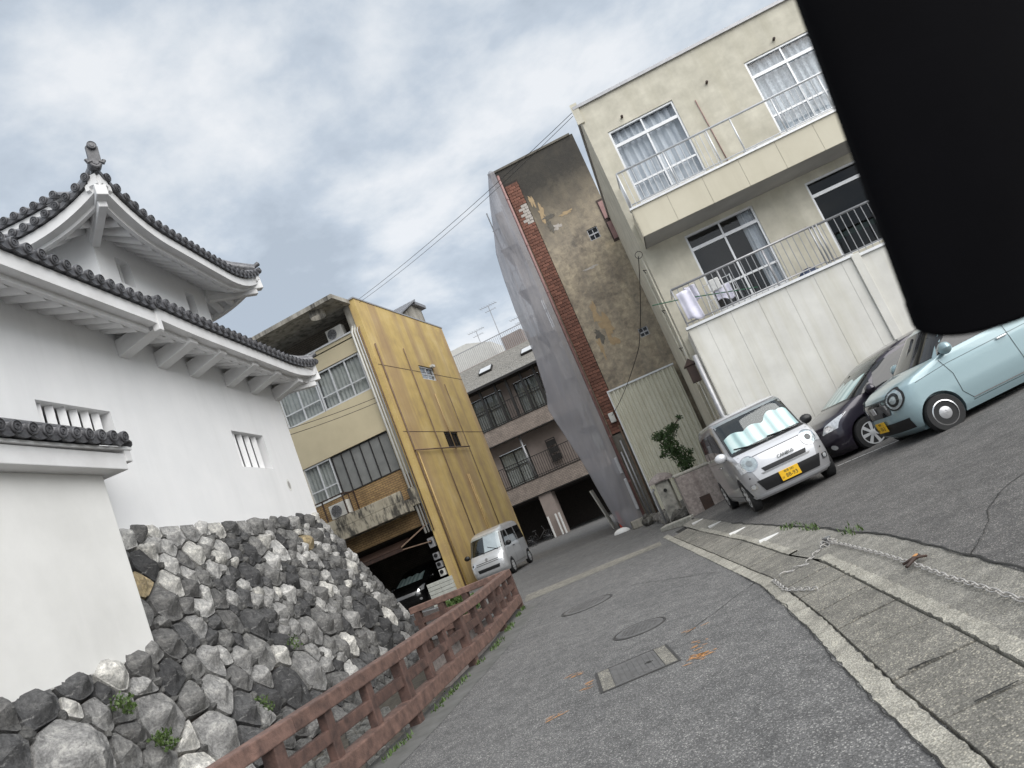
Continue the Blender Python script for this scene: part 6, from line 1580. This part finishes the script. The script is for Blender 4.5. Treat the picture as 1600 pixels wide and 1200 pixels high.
# silver delivery van
def van():
    e = empty('delivery_van'); tag(e, 'silver kei delivery van parked along the yellow wall', 'van')
    S = Shape([(.22,1.56),(.34,1.67),(.50,1.695),(.72,1.68),(.88,1.60),(1.0,1.50),(1.06,1.43),(1.68,.98),(1.78,.82),(1.86,.5),(1.89,.1)],
              [(.22,-1.6),(.4,-1.69),(1.0,-1.69),(1.6,-1.62),(1.78,-1.56),(1.86,-1.45),(1.89,-1.2)], 1.475,
              [(.22,.94),(.34,.98),(.6,1.0),(1.0,.99),(1.1,.975),(1.65,.90),(1.78,.85),(1.85,.76),(1.89,.6)], .30, .25, 2.8)
    ws = [(1.02,.66,.32),(1.02,-.66,.32),(-1.28,.66,.32),(-1.28,-.66,.32)]
    bodywork(e, S, 'paint_van', ws, .28)
    for x, y, _ in ws: wheel(e, x, y, .28, .15, 1 if y > 0 else -1, 'cap')
    w = S.front([(-.66,1.07),(.66,1.07),(.60,1.70),(-.60,1.70)], .004, 14, 8).build('windscreen', 'car_dark_glass', e, True)
    S.front([(-.05,1.10),(.60,1.10),(.55,1.64),(-.05,1.64)], .007, 10, 6).build('painted_reflection', 'curtain', w, True)  # pale patch on the windscreen, a reflection painted as surface colour
    S.front([(-.65,1.08),(.65,1.08),(.59,1.69),(-.59,1.69)], .016, 14, 8).build('pane', 'car_glass', w, True)
    g = MB()
    for y0, y1, z1 in ((.5,.1,1.25),(-.05,-.45,1.25)): g.tube([(S.fx(y0,1.06)+.03,y0,1.06),(S.fx(y1,z1)+.03,y1,z1)], .010, 5)
    g.build('wiper', 'black_plastic', e)
    for z in (.70,.76): S.front([(-.45,z),(.45,z),(.45,z+.018),(-.45,z+.018)], .010, 14, 1).build('grille_bar', 'black_plastic', e, True)
    S.front([(-.42,.44),(.42,.44),(.46,.56),(-.46,.56)], .010, 14, 3).build('intake', 'black_plastic', e, True)
    S.disc(0, .84, .05, .012, 16, 1.2).build('emblem', 'chrome', e, True)
    for sg in (-1, 1):
        h = S.front([(sg*.47,.68),(sg*.68,.68),(sg*.69,.92),(sg*.52,.84)], .010, 6, 6).build('headlight', 'headlight', e, True)
        S.disc(sg*.59, .76, .05, .014, 14).build('lens', 'chrome', h, True)
        S.disc(sg*.58, .48, .05, .012, 14).build('fog_lamp', 'headlight', e, True)
        mirror(e, 1.15, sg*.88, 1.12, 'black_plastic', 1.1)
        for q in ([(1.22,1.08),(.42,1.08),(.42,1.62),(.86,1.62)], [(.30,1.08),(-.55,1.08),(-.55,1.62),(.30,1.62)], [(-.65,1.08),(-1.5,1.08),(-1.45,1.62),(-.65,1.62)]): S.side(q, sg, .006).build('side_window', 'car_dark_glass', e, True)
        for pts in ([(1.25,1.06),(1.36,.6)],[(.36,1.7),(.36,.3)],[(-.6,1.7),(-.6,.3)],[(.7,.33),(-.95,.33)]): S.line(pts, sg, .01, .004).build('shut_line', 'black_plastic', e)
        g = MB(); g.beam((.28,sg*(S.hw(.2,.95)+.02),.95),(.14,sg*(S.hw(.2,.95)+.02),.95),.03,.03); g.build('door_handle', 'black_plastic', e)
    return e
vn = van(); place(vn, -10.42, 26.55, (.04,-1), 0, .004)

# ------------------------------------------------------------------ black cloth sleeve hanging close by at upper right
SL = empty('black_sleeve', (.36, .74, 1.40)); tag(SL, 'loose black cloth sleeve hanging close to the camera at upper right', 'sleeve')
pL0, pL1 = Vector((.1465,.668,1.512)), Vector((.1875,.623,1.83))
pL0 = pL0 + Vector((.8726,.3147,-.3736))*.040 + Vector((.41,-.065,.909))*.028; pL1 = pL1 + Vector((.8726,.3147,-.3736))*.038 + Vector((.41,-.065,.909))*.028
ax = (pL1-pL0); ax.normalize()
rt = Vector((.8726,.3147,-.3736)); rt = (rt-ax*rt.dot(ax)).normalized(); dp = rt.cross(ax)
if dp.y < 0: dp = -dp
n = 72; m_ = 60; s = MB(); org = Vector(SL.location)
def slv(u, v):
    t = u*2*math.pi; d = v*1.05-.012
    a = .175+.03*v; b_ = .05
    w = 1+.06*math.sin(5*t+v*6)+.06*mnoise.noise(Vector((math.cos(t)*2,math.sin(t)*2,v*5)))*(.4+v)
    d += .010*math.sin(t*3+.6)*max(0, 1-v/.15)
    hem = -.010*math.cos(t) if v < .5 else 0
    p = pL0+rt*(.175)+ax*d + rt*(-math.cos(t)*a*(1 if math.cos(t) > .3 else w)) + dp*(.06+math.sin(t)*b_*w)
    p += rt*.10*d*0 
    return p-org
s.grid(n, m_, slv)
o = s.build('cloth', 'fabric_black', SL, True); md = o.modifiers.new('thick','SOLIDIFY'); md.thickness = .004
s = MB(); s.grid(n, 2, lambda u, v: Vector(slv(u, .003+v*.022)) + (rt*(-math.cos(u*2*math.pi))+dp*math.sin(u*2*math.pi))*.0008); s.build('hem', 'fabric_black', SL, True)
